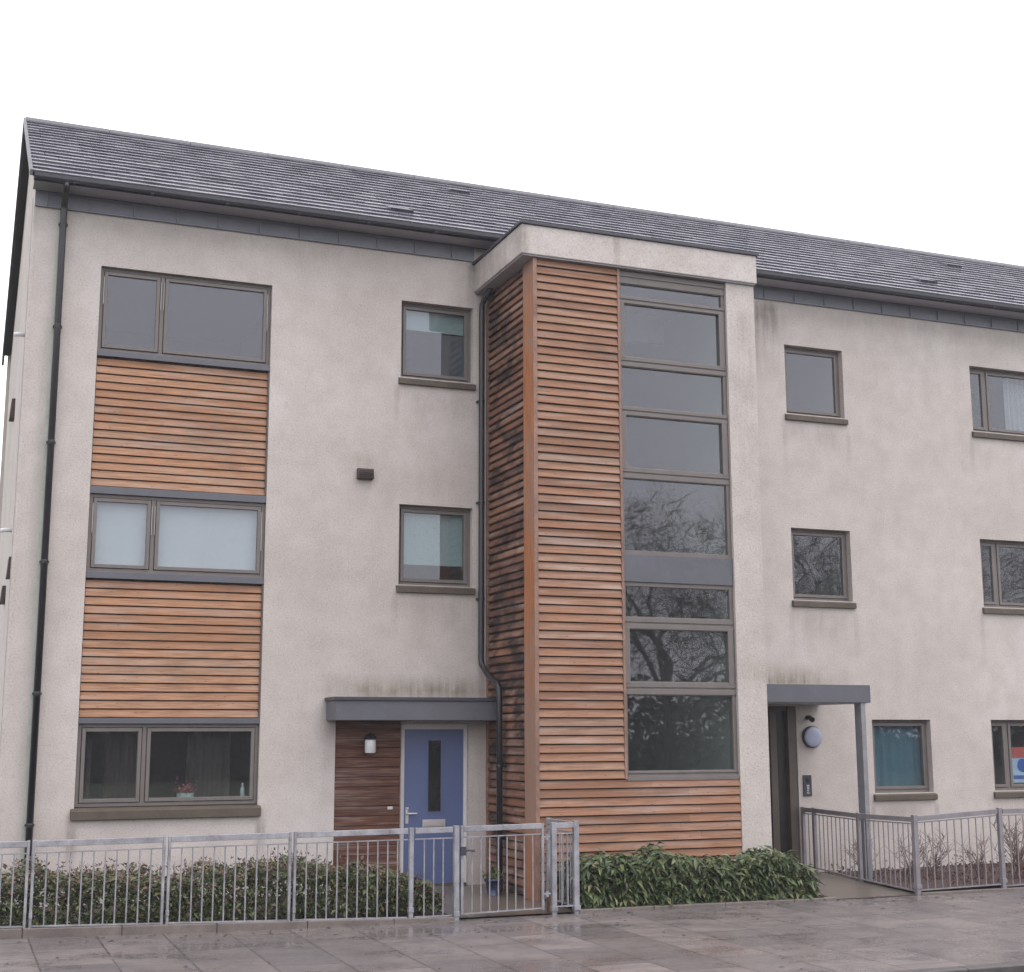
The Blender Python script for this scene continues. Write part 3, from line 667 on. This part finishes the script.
# left column
def flash(z0, z1, y0=-.012):
    mb = MB(); mb.box(.808, 2.888, y0, .075, z0, z1); mb.build('flashing', M['zinc'], bld, bevel=0.003)
w, _ = window(.808, 2.888, 6.150, 7.198, .06, 1.548, False, True); flash(6.080, 6.1485)
w, _ = window(.808, 2.888, 3.490, 4.410, .04, 1.548, False, True); flash(3.41, 3.4885); flash(4.4115, 4.498, .0)
mb = MB()
for a, b in ((.86, 1.53), (1.56, 2.85)):
    mb = MB(); mb.box(a, b, .112, .115, 3.54, 4.38); mb.build('roller_blind', M['blind'], w)
w, _ = window(.808, 2.888, .800, 1.735, .05, 1.555, False, False); flash(1.7365, 1.80, .0)
mb = MB(); mb.prism([(.10, .799), (.10, .66), (-.055, .66), (-.055, .76), (-.005, .785)], 'x', .765, 2.925); mb.build('sill', M['sill'], w, bevel=0.005)
for a, b, yy in ((.87, 1.0, .35), (1.15, 1.6, .38), (2.1, 2.62, .40)): mb = MB(); wavy(mb, a, b, .82, 1.72, yy); mb.build('curtain', M['curtain_brown'], w)
# small windows, left block
w, _ = window(*wins[0], .09); mb = MB(); mb.box(4.65, 5.54, .165, .168, 3.75, 4.48); mb.build('roller_blind', M['blind_teal'], w)
w, _ = window(*wins[1], .09); mb = MB(); mb.box(4.65, 5.54, .165, .168, 6.86, 7.18); mb.build('roller_blind', M['blind_teal'], w)
mb = MB(); mb.box(5.2, 5.54, .172, .174, 6.2, 6.84); mb.build('roller_blind', simple('slate_blue_blind', (.075, .095, .115), .8), w)
# right block
window(*wins[2], .10); window(*wins[3], .10)
w, _ = window(*wins[4], .10); mb = MB(); wavy(mb, 11.7, 12.62, .80, 1.78, .19, .012, .16); mb.build('curtain', M['curtain'], w)
for i, q in enumerate(wins[5:8]):
    w, _ = window(*q, .10, 14.105)
    if i == 2: mb = MB(); wavy(mb, 14.6, 15.2, q[2], q[3], .25, .02, .1); mb.build('curtain', M['net'], w)
for q in wins[8:11]: window(*q, .10)

# ------------------------------------------------------------------ doors
mb = MB(); mb.box(4.7205, 5.4995, .075, .115, -.225, 1.668)
fd = mb.build('front_door', M['door'], bld, bevel=0.004)
mb = MB(); mb.box(4.666, 4.7195, .055, .118, -.238, 1.736); mb.box(5.5005, 5.543, .055, .118, -.238, 1.736); mb.box(4.7195, 5.5005, .055, .118, 1.669, 1.736)
mb.build('door_frame', M['white'], fd, bevel=0.003)
mb = MB(); mb.box(5.035, 5.20, .066, .074, .66, 1.53); mb.build('glazed_slot', simple('dark_door_glass', (.012, .013, .016), .12), fd)
mb = MB(); mb.box(5.02, 5.035, .062, .074, .645, 1.545); mb.box(5.20, 5.215, .062, .074, .645, 1.545); mb.box(5.035, 5.20, .062, .074, 1.53, 1.545); mb.box(5.035, 5.20, .062, .074, .645, .66)
mb.build('slot_bead', M['door'], fd)
mb = MB(); mb.box(4.965, 5.265, .064, .074, .475, .565); mb.box(4.985, 5.245, .056, .063, .492, .548); mb.build('letterbox', M['steel'], fd, bevel=0.004)
mb = MB(); mb.box(4.745, 4.785, .068, .074, .52, .72); mb.tube([(4.765, .07, .645), (4.765, .03, .645), (4.78, .022, .645), (4.88, .022, .645)], .010, 8); mb.build('door_handle', M['steel'], fd, bevel=0.002)
mb = MB(); mb.box(4.70, 5.52, .0, .054, -.24, -.205); mb.build('threshold', M['sill'], fd)
mb = MB(); mb.box(9.17, 9.99, .085, .13, -.205, 1.92)
ed = mb.build('entrance_door', M['brown_frame'], bld, bevel=0.004)
mb = MB(); mb.box(9.28, 9.86, .078, .0845, -.05, 1.62); mb.build('door_glass', simple('dark_entrance_glass', (.016, .016, .02), .1), ed)
mb = MB(); mb.box(9.102, 9.165, .03, .125, -.218, 1.983); mb.box(10.26, 10.388, .012, .125, -.218, 1.983); mb.box(9.165, 10.26, .03, .125, 1.925, 1.983); mb.box(9.995, 10.10, .05, .12, -.218, 1.925)
mb.build('door_frame', M['brown_frame'], ed, bevel=0.004)
mb = MB(); mb.box(10.10, 10.26, .088, .10, -.2, 1.92); mb.build('side_light', simple('grey_side_light', (.03, .028, .028), .2), ed)
mb = MB(); mb.tube([(9.93, .085, .7), (9.93, .03, .72), (9.93, .03, 1.02), (9.93, .085, 1.04)], .012, 8); mb.build('pull_handle', M['steel'], ed)

# canopies
mb = MB(); mb.box(3.70, 5.755, -.46, -.002, 1.775, 2.008)
cp = mb.build('entrance_canopy', M['zinc'], bld, bevel=0.004)
mb = MB(); mb.box(3.675, 5.756, -.485, -.003, 2.009, 2.052); mb.build('canopy_capping', M['zinc_dark'], cp, bevel=0.004)
mb = MB(); mb.box(8.92, 10.78, -1.20, -.002, 2.006, 2.238); cp = mb.build('entrance_canopy', M['zinc'], bld, bevel=0.004)
mb = MB(); mb.box(8.922, 10.74, -1.16, -.003, 1.995, 2.0055); mb.build('canopy_soffit', M['soffit'], cp)
mb = MB(); mb.box(10.63, 10.70, -1.185, -1.035, -.40, 2.004); mb.build('canopy_post', M['galv_post'], cp, bevel=0.004)

# ------------------------------------------------------------------ wall fittings (things of their own)
def vent(loc, sx, sy, sz, label, axis='y'):
    r0 = empty('extractor_vent', loc, label, 'vent', 'vents on the building walls')
    mb = MB(); x, y, z = loc
    if axis == 'y':
        mb.hexa([(x - sx / 2, y - sy, z), (x + sx / 2, y - sy, z), (x + sx / 2, y, z), (x - sx / 2, y, z), (x - sx / 2, y - sy * .7, z + sz), (x + sx / 2, y - sy * .7, z + sz), (x + sx / 2, y, z + sz), (x - sx / 2, y, z + sz)])
    else:
        mb.hexa([(x - sx, y - sy / 2, z), (x, y - sy / 2, z), (x, y + sy / 2, z), (x - sx, y + sy / 2, z), (x - sx * .7, y - sy / 2, z + sz), (x, y - sy / 2, z + sz), (x, y + sy / 2, z + sz), (x - sx * .7, y + sy / 2, z + sz)])
    mb.build('vent_cowl', M['brown_box'], r0, bevel=0.006)
    mb = MB()
    if axis == 'y':
        for k in range(4): mb.box(x - sx / 2 + .012, x + sx / 2 - .012, y - sy - .006, y - sy + .001, z + .015 + k * sz / 5, z + .022 + k * sz / 5)
        mb.build('vent_louvre', M['backing'], r0)
    return r0
vent((4.134, 0, 4.785), .21, .085, .135, 'square brown extractor vent alone on the render between the small and wide windows')
vent((.055, 4.5, 6.18), .07, .35, .28, 'upper brown vent on the narrow gable end wall', 'x')
vent((.055, 2.0, 3.58), .06, .32, .26, 'lower brown vent nearest the corner on the gable wall', 'x')
vent((.055, 3.7, 3.40), .07, .30, .24, 'lower brown vent at the left edge of the photo', 'x')
for y, z, lb in ((2.2, 6.85, 'pale plastic overflow spout high on the gable wall'), (2.75, 4.30, 'pale plastic overflow spout lower on the gable wall')):
    mb = MB(); mb.tube([(.055, y, z), (-.03, y, z), (-.08, y, z - .012)], .03, 10); tag(mb.build('overflow_pipe', M['lamp_white'], smooth=True), lb, 'pipe', 'overflow pipes on the gable')
# lantern beside the blue door
r0 = empty('wall_lantern', (4.245, .02, 1.38), 'small white and black wall lantern on the dark boards beside the blue door', 'wall light')
mb = MB(); mb.lathe((4.245, -.06, 1.385), [(.058, 0), (.068, .01), (.068, .15), (.06, .16)], 'z', 16); mb.build('lamp_glass', M['lamp_white'], r0, smooth=True)
mb = MB(); mb.lathe((4.245, -.06, 1.546), [(.075, 0), (.078, .02), (.06, .055), (.02, .075)], 'z', 16); mb.box(4.215, 4.275, -.06, .028, 1.55, 1.60); mb.build('lamp_cap', M['black'], r0)
r0 = empty('door_bell', (4.53, .02, .70), 'tiny white door bell push on the dark boards left of the blue door', 'door bell')
mb = MB(); mb.box(4.497, 4.563, .014, .028, .70, .735); mb.build('bell_plate', M['white'], r0, bevel=0.003)
mb = MB(); mb.lathe((4.53, .013, .717), [(.008, -.004), (.010, 0)], 'y', 10); mb.build('bell_button', M['steel'], r0)
# bulkhead light, camera and entry panel at the shared entrance
r0 = empty('bulkhead_light', (10.62, 0, 1.42), 'round pale lilac bulkhead light on the wall under the right canopy', 'wall light')
mb = MB(); mb.lathe((10.62, 0, 1.56), [(.150, -.001), (.150, -.045), (.142, -.055)], 'y', 28); mb.build('lamp_base', M['zinc_dark'], r0, smooth=False)
mb = MB(); mb.lathe((10.62, 0, 1.56), [(.138, -.055), (.135, -.07), (.12, -.078), (.06, -.082), (.005, -.083)], 'y', 28); mb.build('lamp_diffuser', M['lamp_lens'], r0, smooth=True)
r0 = empty('security_camera', (10.57, 0, 1.78), 'small black security camera just above the round bulkhead light', 'camera')
mb = MB(); mb.lathe((10.57, 0, 1.825), [(.03, -.001), (.03, -.02)], 'y', 12); mb.tube([(10.57, -.02, 1.825), (10.57, -.06, 1.83)], .012, 8); mb.build('camera_bracket', M['black'], r0)
mb = MB(); mb.tube([(10.57, -.05, 1.83), (10.575, -.13, 1.79)], [.032, .036], 12); mb.build('camera_body', M['black'], r0)
r0 = empty('entry_panel', (10.526, 0, .755), 'grey steel door entry panel with buttons beside the shared entrance', 'intercom')
mb = MB(); mb.box(10.46, 10.592, -.022, 0, .755, 1.04); mb.build('panel_plate', M['zinc_dark'], r0, bevel=0.004)
mb = MB()
for k in range(4): mb.box(10.507, 10.547, -.027, -.0225, .79 + k * .032, .81 + k * .032)
mb.build('call_button', M['steel'], r0)
mb = MB(); mb.box(10.495, 10.557, -.026, -.0225, .94, 1.0); mb.build('speaker_grille', M['black'], r0)

# things on the sills inside
r0 = empty('flower_bowl', (2.08, .26, .825), 'pink flowers in a glass bowl behind the ground floor window', 'flowers')
mb = MB(); mb.lathe((2.08, .26, .83), [(.07, 0), (.10, .01), (.10, .10), (.09, .10), (.09, .02)], 'z', 14); mb.build('bowl', M['teal_glass'], r0)
mb = MB()
for k in range(60):
    p = Vector((2.08 + rnd.gauss(0, .055), .26 + rnd.gauss(0, .05), .97 + rnd.gauss(0, .035))); d_ = Vector((rnd.uniform(-1, 1), rnd.uniform(-1, 1), rnd.uniform(-.2, 1))).normalized()
    mb.leaf(p, d_, d_.orthogonal().normalized(), .04, .03)
mb.build('flowers', M['pink'], r0)
r0 = empty('plastic_bottle', (2.80, .2, .825), 'slim pale bottle standing behind the ground floor window right edge', 'bottle')
mb = MB(); mb.lathe((2.745, .2, .85), [(.026, 0), (.028, .01), (.028, .12), (.012, .145), (.012, .165)], 'z', 12); mb.build('bottle_body', M['teal_glass'], r0, smooth=True)
mb = MB(); mb.lathe((2.745, .2, 1.016), [(.014, 0), (.014, .02)], 'z', 10); mb.build('bottle_cap', M['white'], r0)
mb = MB(); mb.box(.83, 2.86, .135, .32, .80, .825); mb.build('inner_sill', M['inside'], bld)
# poster inside the far right window
r0 = empty('window_poster', (14.55, .16, .86), 'blue and red poster stuck inside the ground floor window at the right edge', 'poster')
mb = MB(); mb.box(14.23, 15.0, .150, .153, .88, 1.30); mb.build('poster_sheet', M['poster_pale'], r0)
mb = MB(); mb.box(14.23, 15.0, .146, .1495, 1.24, 1.40); mb.build('poster_header', M['poster_red'], r0)
mb = MB(); mb.lathe((14.42, .1475, 1.13), [(.10, -.002), (.10, .001)], 'y', 20); mb.box(14.24, 14.7, .146, .1495, .93, .985)
mb.lathe((14.72, .1475, 1.10), [(.07, -.002), (.07, .001)], 'y', 20); mb.build('poster_shape', M['poster_blue'], r0)

# ------------------------------------------------------------------ railings and gate
def rail_top(x): return .612 + .0056 * x
def bars(mb, p0, p1, zb0, zt0, zb1, zt1, spacing=.111, r=.0078):
    L = math.hypot(p1[0] - p0[0], p1[1] - p0[1]); n = max(1, round(L / spacing))
    for k in range(1, n):
        f = k / n; x = p0[0] + (p1[0] - p0[0]) * f; y = p0[1] + (p1[1] - p0[1]) * f
        mb.tube([(x, y, zb0 + (zb1 - zb0) * f), (x, y, zt0 + (zt1 - zt0) * f)], r, 6, False)
def beam(mb, a, b, w, h):
    """rectangular bar between two points, w across and h tall"""
    a, b = Vector(a), Vector(b); t_ = (b - a); t_.z = 0; t_.normalize(); s_ = Vector((-t_.y, t_.x, 0)) * w / 2; z_ = Vector((0, 0, h / 2))
    mb.hexa([a - s_ - z_, b - s_ - z_, b + s_ - z_, a + s_ - z_, a - s_ + z_, b - s_ + z_, b + s_ + z_, a + s_ + z_])
def panel(root, p0, p1, zt0, zt1, zb0, zb1, m, thin=.115, spacing=.111):
    mb = MB(); beam(mb, (*p0, zt0 - .029), (*p1, zt1 - .029), .045, .058); mb.build('handrail', m, root, bevel=0.004)
    mb = MB(); beam(mb, (*p0, zt0 - thin), (*p1, zt1 - thin), .024, .012); beam(mb, (*p0, zb0), (*p1, zb1), .03, .014)
    bars(mb, p0, p1, zb0, zt0 - thin, zb1, zt1 - thin, spacing); mb.build('bar_infill', m, root)
def post(root, x, y, z0, z1, m, w=.04, d_=.04, foot=True):
    mb = MB(); mb.box(x - w / 2, x + w / 2, y - d_ / 2, y + d_ / 2, z0, z1)
    if foot: mb.box(x - w * .62, x + w * .62, y - d_ * .7, y + d_ * .6, z0 + .12, z0 + .17)
    return mb.build('post', m, root, bevel=0.003)
def zb(x): return (-.165 - .026 * x) if x < 4.5 else -.272
rl = empty('metal_railing', (2.2, YK, -.25), 'long galvanised garden railing in front of the left hedge', 'railing', 'railings along the front beds')
px = [-3.55, -2.30, -1.05, .228, 1.498, 2.755, 4.019, 4.519]
for i in range(len(px)):
    x = px[i]
    if i in (6,):
        post(rl, x, YK, zb(x) - .07, rail_top(x) + .004, M['galv'], .045, .045)
    elif i < 6:
        for dx in (-.026, .026): post(rl, x + dx, YK, zb(x) - .05, rail_top(x) + .004, M['galv'], .026, .045, dx > 0)
    else:
        post(rl, x, YK, -.40, rail_top(x) + .010, M['galv'], .055, .055)
    if i < len(px) - 1:
        panel(rl, (px[i] + .04, YK), (px[i + 1] - .04, YK), rail_top(px[i]), rail_top(px[i + 1]), zb(px[i]), zb(px[i + 1]), M['galv'])
gt = empty('garden_gate', (5.05, YK, -.27), 'galvanised garden gate of upright bars in front of the blue door', 'gate')
panel(gt, (4.60, YK), (5.50, YK), .640, .650, -.262, -.245, M['galv'], .115, .1)
for x in (4.585, 5.515): mb = MB(); mb.box(x - .014, x + .014, YK - .014, YK + .014, -.268, .646); mb.build('gate_stile', M['galv'], gt, bevel=0.002)
mb = MB(); mb.box(4.56, 4.62, YK - .045, YK - .016, .34, .43); mb.tube([(4.62, YK - .03, .39), (4.72, YK - .03, .385)], .012, 8); mb.build('gate_latch', M['zinc_dark'], gt, bevel=0.003)
for z in (.50, -.10): mb = MB(); mb.tube([(5.53, YK, z), (5.605, YK, z)], .013, 8); mb.lathe((5.565, YK, z - .03), [(.02, 0), (.02, .06)], 'z', 10); mb.build('gate_hinge', M['galv'], gt)
rr = empty('metal_railing', (5.78, YK, -.3), 'short galvanised railing returning from the gate to the larch bay', 'railing', 'railings along the front beds')
post(rr, 5.645, YK, -.40, .655, M['galv'], .055, .055); post(rr, 5.91, YK, -.40, .665, M['galv'], .06, .06)
panel(rr, (5.67, YK), (5.885, YK), .648, .650, -.235, -.235, M['galv'], .115, .072)
post(rr, 5.90, BY - .07, -.36, .66, M['galv'], .045, .045)
panel(rr, (5.905, YK + .03), (5.90, BY - .095), .652, .652, -.24, -.23, M['galv'], .115, .1)
mb = MB(); mb.box(5.60, 5.70, YK + .03, YK + .12, -.33, -.12); mb.build('footing_stub', M['rust'], rr, bevel=0.02)
XR = 10.43
rg = empty('metal_railing', (XR + .5, YK, -.3), 'dull galvanised railing from the shared entrance turning along the right front', 'railing', 'railings along the front beds')
py_ = [-.02, -.29, -1.30, YK]; ztp = [.605, .605, .588, .612]; zbt = [-.165, -.18, -.235, -.275]
for i, y in enumerate(py_):
    if i == 3: continue
    post(rg, XR, y, (-.20, -.24, -.38)[i], ztp[i] + .01, M['galv_dull'], .045, .05, False)
    yy = py_[i + 1] + .03
    panel(rg, (XR, y - .025), (XR, yy), ztp[i], ztp[i + 1] if i < 2 else .60, zbt[i], zbt[i + 1], M['galv_dull'], .08, .098)
post(rg, XR, YK, -.36, .625, M['galv_dull'], .06, .06)
xs_ = [XR, 11.72, 13.0, 14.3, 15.6, 16.9]
for a, b in zip(xs_, xs_[1:]):
    panel(rg, (a + .04, YK), (b - .04, YK), .612 + (a - XR) * .046 if a < 11.8 else .668, .612 + (b - XR) * .046 if b < 11.8 else .668, -.262, -.24, M['galv_dull'], .08, .111)
    post(rg, b, YK, -.34, .685, M['galv_dull'], .055, .055)

# ------------------------------------------------------------------ hedges and shrubs
def hedge_body(mb, x0, x1, y0, y1, zbot, ztop, n, L, W, droop=.3, spread=.55, mats=(0,), mat_top=None):
    """leaves in small sprays through an uneven hedge volume, denser near its skin"""
    lump = [(rnd.uniform(x0, x1), rnd.uniform(y0, y1), rnd.uniform(.10, .24), rnd.uniform(-.04, .12)) for _ in range(int((x1 - x0) * 7))]
    for _ in range(n):
        x = rnd.uniform(x0, x1); y = rnd.uniform(y0, y1)
        zt_ = ztop(x)
        hgt = zt_ + max([l[3] * max(0, 1 - ((x - l[0]) ** 2 + (y - l[1]) ** 2) / l[2] ** 2) for l in lump] + [-.03])
        ed = min((x - x0), (x1 - x), (y - y0) * 1.2, (y1 - y) * 1.2)
        hgt -= max(0, .16 - ed) ** 1.2 * 1.3
        q = rnd.random()
        if q < .42: z = hgt - abs(rnd.gauss(0, .09))
        else:
            z = zbot + (hgt - zbot) * rnd.random()
            if rnd.random() < .65: y = y0 + abs(rnd.gauss(0, .08))
        if z < zbot + .02: z = zbot + .02 + rnd.random() * .1
        an = rnd.uniform(0, 6.283); dn = rnd.uniform(-.7, .55) - droop
        base = Vector((x, y, z))
        k = rnd.randint(2, 4)
        for _k in range(k):
            a2 = an + rnd.gauss(0, spread) + _k * 2.2
            d_ = Vector((math.cos(a2), math.sin(a2) - .25, dn + rnd.gauss(0, .35))).normalized()
            nn = Vector((rnd.gauss(0, .4), -.25 + rnd.gauss(0, .4), 1)); nn = (nn - d_ * nn.dot(d_)).normalized()
            s_ = rnd.uniform(.5, 1.35)
            mb.mat(mat_top if (mat_top is not None and z > hgt - .05 and rnd.random() < .4) else 0)
            mb.leaf(base + Vector((rnd.gauss(0, .012), rnd.gauss(0, .012), rnd.gauss(0, .012))), d_, nn, L * s_, W * s_)
def hedge_stems(mb, x0, x1, y0, y1, zbot, ztop, n, shoots=0):
    for _ in range(n):
        x, y = rnd.uniform(x0 + .05, x1 - .05), rnd.uniform(y0 + .05, y1 - .05); zt_ = ztop(x) - .06
        p = [Vector((x, y, zbot - .03))]
        for k in range(1, 5): p.append(Vector((x + rnd.gauss(0, .03) * k, y + rnd.gauss(0, .03) * k - .01 * k, zbot + (zt_ - zbot) * k / 4)))
        mb.tube(p, [.010, .008, .006, .005, .003], 5, False)
    for _ in range(shoots):
        x, y = rnd.uniform(x0 + .05, x1 - .05), rnd.uniform(y0, y1); zt_ = ztop(x)
        mb.tube([(x, y, zt_ - .15), (x + rnd.gauss(0, .02), y + rnd.gauss(0, .02), zt_ - .02), (x + rnd.gauss(0, .05), y + rnd.gauss(0, .05), zt_ + rnd.uniform(.03, .13))], [.004, .003, .0015], 4, False)
# laurel hedge under the stair window
hd = empty('hedge', (7.55, -2.05, -.3), 'dense glossy green laurel hedge under the stair window', 'hedge')
zt2 = lambda x: .19 + .05 * math.sin(x * 2.1) + .03 * math.sin(x * 5.3 + 1) - (max(0, x - 8.5) * .18) - max(0, 6.3 - x) * .10
mb = MB(); hedge_body(mb, 5.98, 9.03, -2.40, -1.70, -.29, zt2, 3300, .125, .041, .5)
mb.build('foliage', M['laurel'], hd)
mb = MB(); hedge_stems(mb, 6.0, 9.1, -2.36, -1.75, -.29, zt2, 60); mb.build('branches', M['stem'], hd)
# mixed hedge behind the left railing
hd = empty('hedge', (1.5, -1.95, -.27), 'thin mixed hedge with reddish tips behind the left railing', 'hedge')
zt1 = lambda x: .225 + .04 * math.sin(x * 2.7 + .5) + .03 * math.sin(x * 7.1) - max(0, x - 3.6) * .16
mb = MB(); hedge_body(mb, -3.2, 4.40, -2.36, -1.35, -.24, zt1, 10500, .062, .030, .05, .7, mat_top=1)
mb.build('foliage', [M['shrub'], M['red_leaf']], hd)
mb = MB(); hedge_stems(mb, -3.2, 4.38, -2.34, -1.4, -.24, zt1, 150, 190); mb.build('branches', M['stem'], hd)
mb = MB()
for _ in range(420):
    x = rnd.uniform(-2, 3.6); y = rnd.uniform(-2.3, -1.4); z = zt1(x) + rnd.uniform(-.03, .10)
    for _k in range(3):
        d_ = Vector((rnd.gauss(0, .5), rnd.gauss(0, .5), rnd.uniform(.2, 1))).normalized(); mb.leaf(Vector((x, y, z)), d_, d_.orthogonal().normalized(), rnd.uniform(.025, .05), .014)
mb.build('young_shoot', M['red_leaf'], hd)
# bare shrubs in the right bed
def bare_shrub(loc, label, h=.55, n=16, spread=.30):
    r0 = empty('bare_shrub', loc, label, 'shrub', 'bare winter shrubs in the right bed'); mb = MB(); p0 = Vector(loc)
    for _ in range(n):
        a = rnd.uniform(0, 6.283); sp = rnd.uniform(.2, 1) * spread; hh = h * rnd.uniform(.6, 1)
        b = p0 + Vector((rnd.gauss(0, .04), rnd.gauss(0, .04), -.02)); tip = p0 + Vector((math.cos(a) * sp, math.sin(a) * sp, hh))
        mid = (b + tip) / 2 + Vector((-math.cos(a), -math.sin(a), 0)) * sp * .2
        mb.tube([b, mid, tip], [.006, .0045, .002], 5, False)
        for _k in range(5):
            f = rnd.uniform(.35, .95); q = mid.lerp(tip, f) if f > .5 else b.lerp(mid, f + .4)
            e = q + Vector((rnd.gauss(0, .09), rnd.gauss(0, .09), rnd.uniform(.04, .16))); mb.tube([q, (q + e) / 2 + Vector((0, 0, .01)), e], [.003, .0025, .0012], 4, False)
    mb.build('branches', M['twig'], r0); return r0
s0 = bare_shrub((11.05, -1.5, -.27), 'sparse bare shrub behind the railing nearest the canopy post')
spots = [(11.7, -1.1, .9, 1.0, 'sparse bare shrub under the teal curtained window'), (12.6, -1.75, 2.1, 1.15, 'bare shrub between the two ground floor windows behind the railing'),
         (13.1, -1.2, 3.3, 1.25, 'larger twiggy bare shrub under the window at the right edge'), (10.95, -.65, 4.4, .85, 'small bare shrub close to the wall beside the canopy post'),
         (12.15, -1.5, 5.2, .9, 'low bare shrub behind the corner of the right railing')]
for x, y, rz, sc, lb in spots:
    c_ = copy_tree(s0); c_.location = (x, y, -.27); c_.rotation_euler = (0, 0, rz); c_.scale = (sc, sc, sc); c_['label'] = lb
# low red-brown ground cover at the foot of the right wall
mb = MB()
for _ in range(2600):
    x = rnd.uniform(10.5, 18); y = rnd.uniform(-2.2, -.1); z = -.27 + abs(rnd.gauss(0, .10)) * (.55 + .45 * math.sin(x * 3.1))
    d_ = Vector((rnd.gauss(0, .6), rnd.gauss(0, .6), rnd.uniform(0, 1))).normalized(); mb.leaf(Vector((x, y, z)), d_, d_.orthogonal().normalized(), rnd.uniform(.03, .06), .02)
tag(mb.build('ground_cover', M['red_leaf']), 'low red brown ground cover at the foot of the right wall', 'ground cover', None, 'stuff')
# wet leaf litter blown along the edging
mb = MB()
for _ in range(150):
    x = rnd.uniform(-1, 11.5); y = YK - .06 - abs(rnd.gauss(0, .55)) if rnd.random() < .8 else rnd.uniform(-6.4, -2.6)
    a = rnd.uniform(0, 6.283); mb.leaf(Vector((x, y, zp(x) + (y - YK) * .008 + .006)), Vector((math.cos(a), math.sin(a), .05)).normalized(), Vector((0, 0, 1)), rnd.uniform(.03, .075), rnd.uniform(.018, .04), .1)
tag(mb.build('leaf_litter', M['soil']), 'scattered dark wet leaves on the pavement', 'leaf litter', None, 'stuff')
# pots by the blue door
r0 = empty('flower_pot', (5.62, -.35, -.235), 'small dark blue pot with a withered plant beside the blue door', 'flower pot')
mb = MB(); mb.lathe((5.52, -.95, -.262), [(.07, 0), (.10, .16), (.115, .165), (.115, .19), (.10, .19), (.095, .16)], 'z', 18); mb.build('pot', M['blue_pot'], r0, smooth=True)
mb = MB()
for _ in range(120):
    d_ = Vector((rnd.gauss(0, .5), rnd.gauss(0, .5), rnd.uniform(.2, 1))).normalized(); p = Vector((5.52, -.95, -.08)) + Vector((rnd.gauss(0, .05), rnd.gauss(0, .05), abs(rnd.gauss(0, .06))))
    mb.leaf(p, d_, d_.orthogonal().normalized(), .06, .02)
mb.build('plant', M['shrub'], r0)

# ------------------------------------------------------------------ across the road (seen only in the glass)
def bare_tree(loc, h, label):
    r0 = empty('bare_tree', loc, label, 'tree', 'bare trees across the road'); tk = MB(); cr_ = MB()
    def grow(mb_, p, d_, L, r, lvl):
        q = p; pts = [p]; dd = d_.copy()
        for k in range(3):
            dd = (dd + Vector((rnd.gauss(0, .12), rnd.gauss(0, .12), rnd.gauss(.04, .08)))).normalized(); q = q + dd * L / 3; pts.append(q)
        mb_.tube(pts, [r, r * .86, r * .74, r * .6], 6 if lvl < 2 else 4, False)
        if lvl >= 5: return
        for k in range(rnd.randint(3, 4) if lvl < 4 else 3):
            a = rnd.uniform(0, 6.283); sp = rnd.uniform(.45, .95); o1 = dd.orthogonal().normalized(); o2 = dd.cross(o1)
            nd = (dd + (o1 * math.cos(a) + o2 * math.sin(a)) * sp).normalized()
            grow(cr_, pts[rnd.randint(1, 3)], nd, L * rnd.uniform(.6, .8), r * rnd.uniform(.42, .6), lvl + 1)
    grow(tk, Vector(loc), Vector((0, 0, 1)), h * .30, h * .016, 0)
    tk.build('trunk', M['tree_bark'], r0); cr_.build('crown', M['tree_bark'], r0); return r0
t0 = bare_tree((30, -44, -.6), 19.0, 'tall bare tree across the road reflected in the stair window')
for x, y, rz, sc, lb in ((34.5, -46, 1.3, .95, 'bare tree across the road just right of the stair window one'), (39, -44, 2.6, 1.05, 'bare tree across the road reflected in the small right windows'), (43.5, -45, 4.0, .95, 'bare tree across the road beyond the shared entrance'),
                         (49, -44, 5.1, 1.0, 'bare tree across the road furthest right')):
    c_ = copy_tree(t0); c_.location = (x, y, -.6); c_.rotation_euler = (0, 0, rz); c_.scale = (sc, sc, sc); c_['label'] = lb
mb = MB()
for _ in range(60000):
    x = rnd.uniform(-15, 85); y = rnd.uniform(-60, -53); q = max(0.0, min(1.0, (x - 26) / 9)); q = q * q * (3 - 2 * q)
    top = 5.0 + 9.5 * q + 1.0 * math.sin(x * .45) + .9 * math.sin(x * 1.1) + .6 * math.sin(x * 2.7)
    z = -.6 + rnd.random() ** 1.1 * top
    if z < 4.5:
        d_ = Vector((rnd.gauss(0, 1), rnd.gauss(0, 1), rnd.gauss(0, 1))).normalized(); mb.mat(0); mb.leaf(Vector((x, y, z)), d_, d_.orthogonal().normalized(), rnd.uniform(.35, .8), rnd.uniform(.25, .5))
    else:
        d_ = Vector((rnd.gauss(0, .6), rnd.gauss(0, .6), abs(rnd.gauss(.6, .6)))).normalized(); mb.mat(1); mb.leaf(Vector((x, y, z)), d_, d_.orthogonal().normalized(), rnd.uniform(.8, 2.2), rnd.uniform(.03, .09))
tag(mb.build('far_woodland', [M['conifer'], M['tree_bark']]), 'dark wood of bare twigs far across the road', 'woodland', None, 'stuff')

# ------------------------------------------------------------------ thin rain mist between the camera and the building
mb = MB(); mb.box(-110, 110, -75, 40, -1.7, 24)
hz = NT('rain_mist'); hz.t.nodes.remove(hz.out); hz.out = hz.n('ShaderNodeOutputMaterial')
pv = hz.n('ShaderNodeVolumePrincipled'); pv.inputs['Color'].default_value = (0.93, 0.93, 0.97, 1); pv.inputs['Density'].default_value = 0.0011
hz.t.links.new(pv.outputs[0], hz.out.inputs['Volume'])
tag(mb.build('haze', hz.m), 'thin grey rain mist in front of the building', 'mist', None, 'stuff')
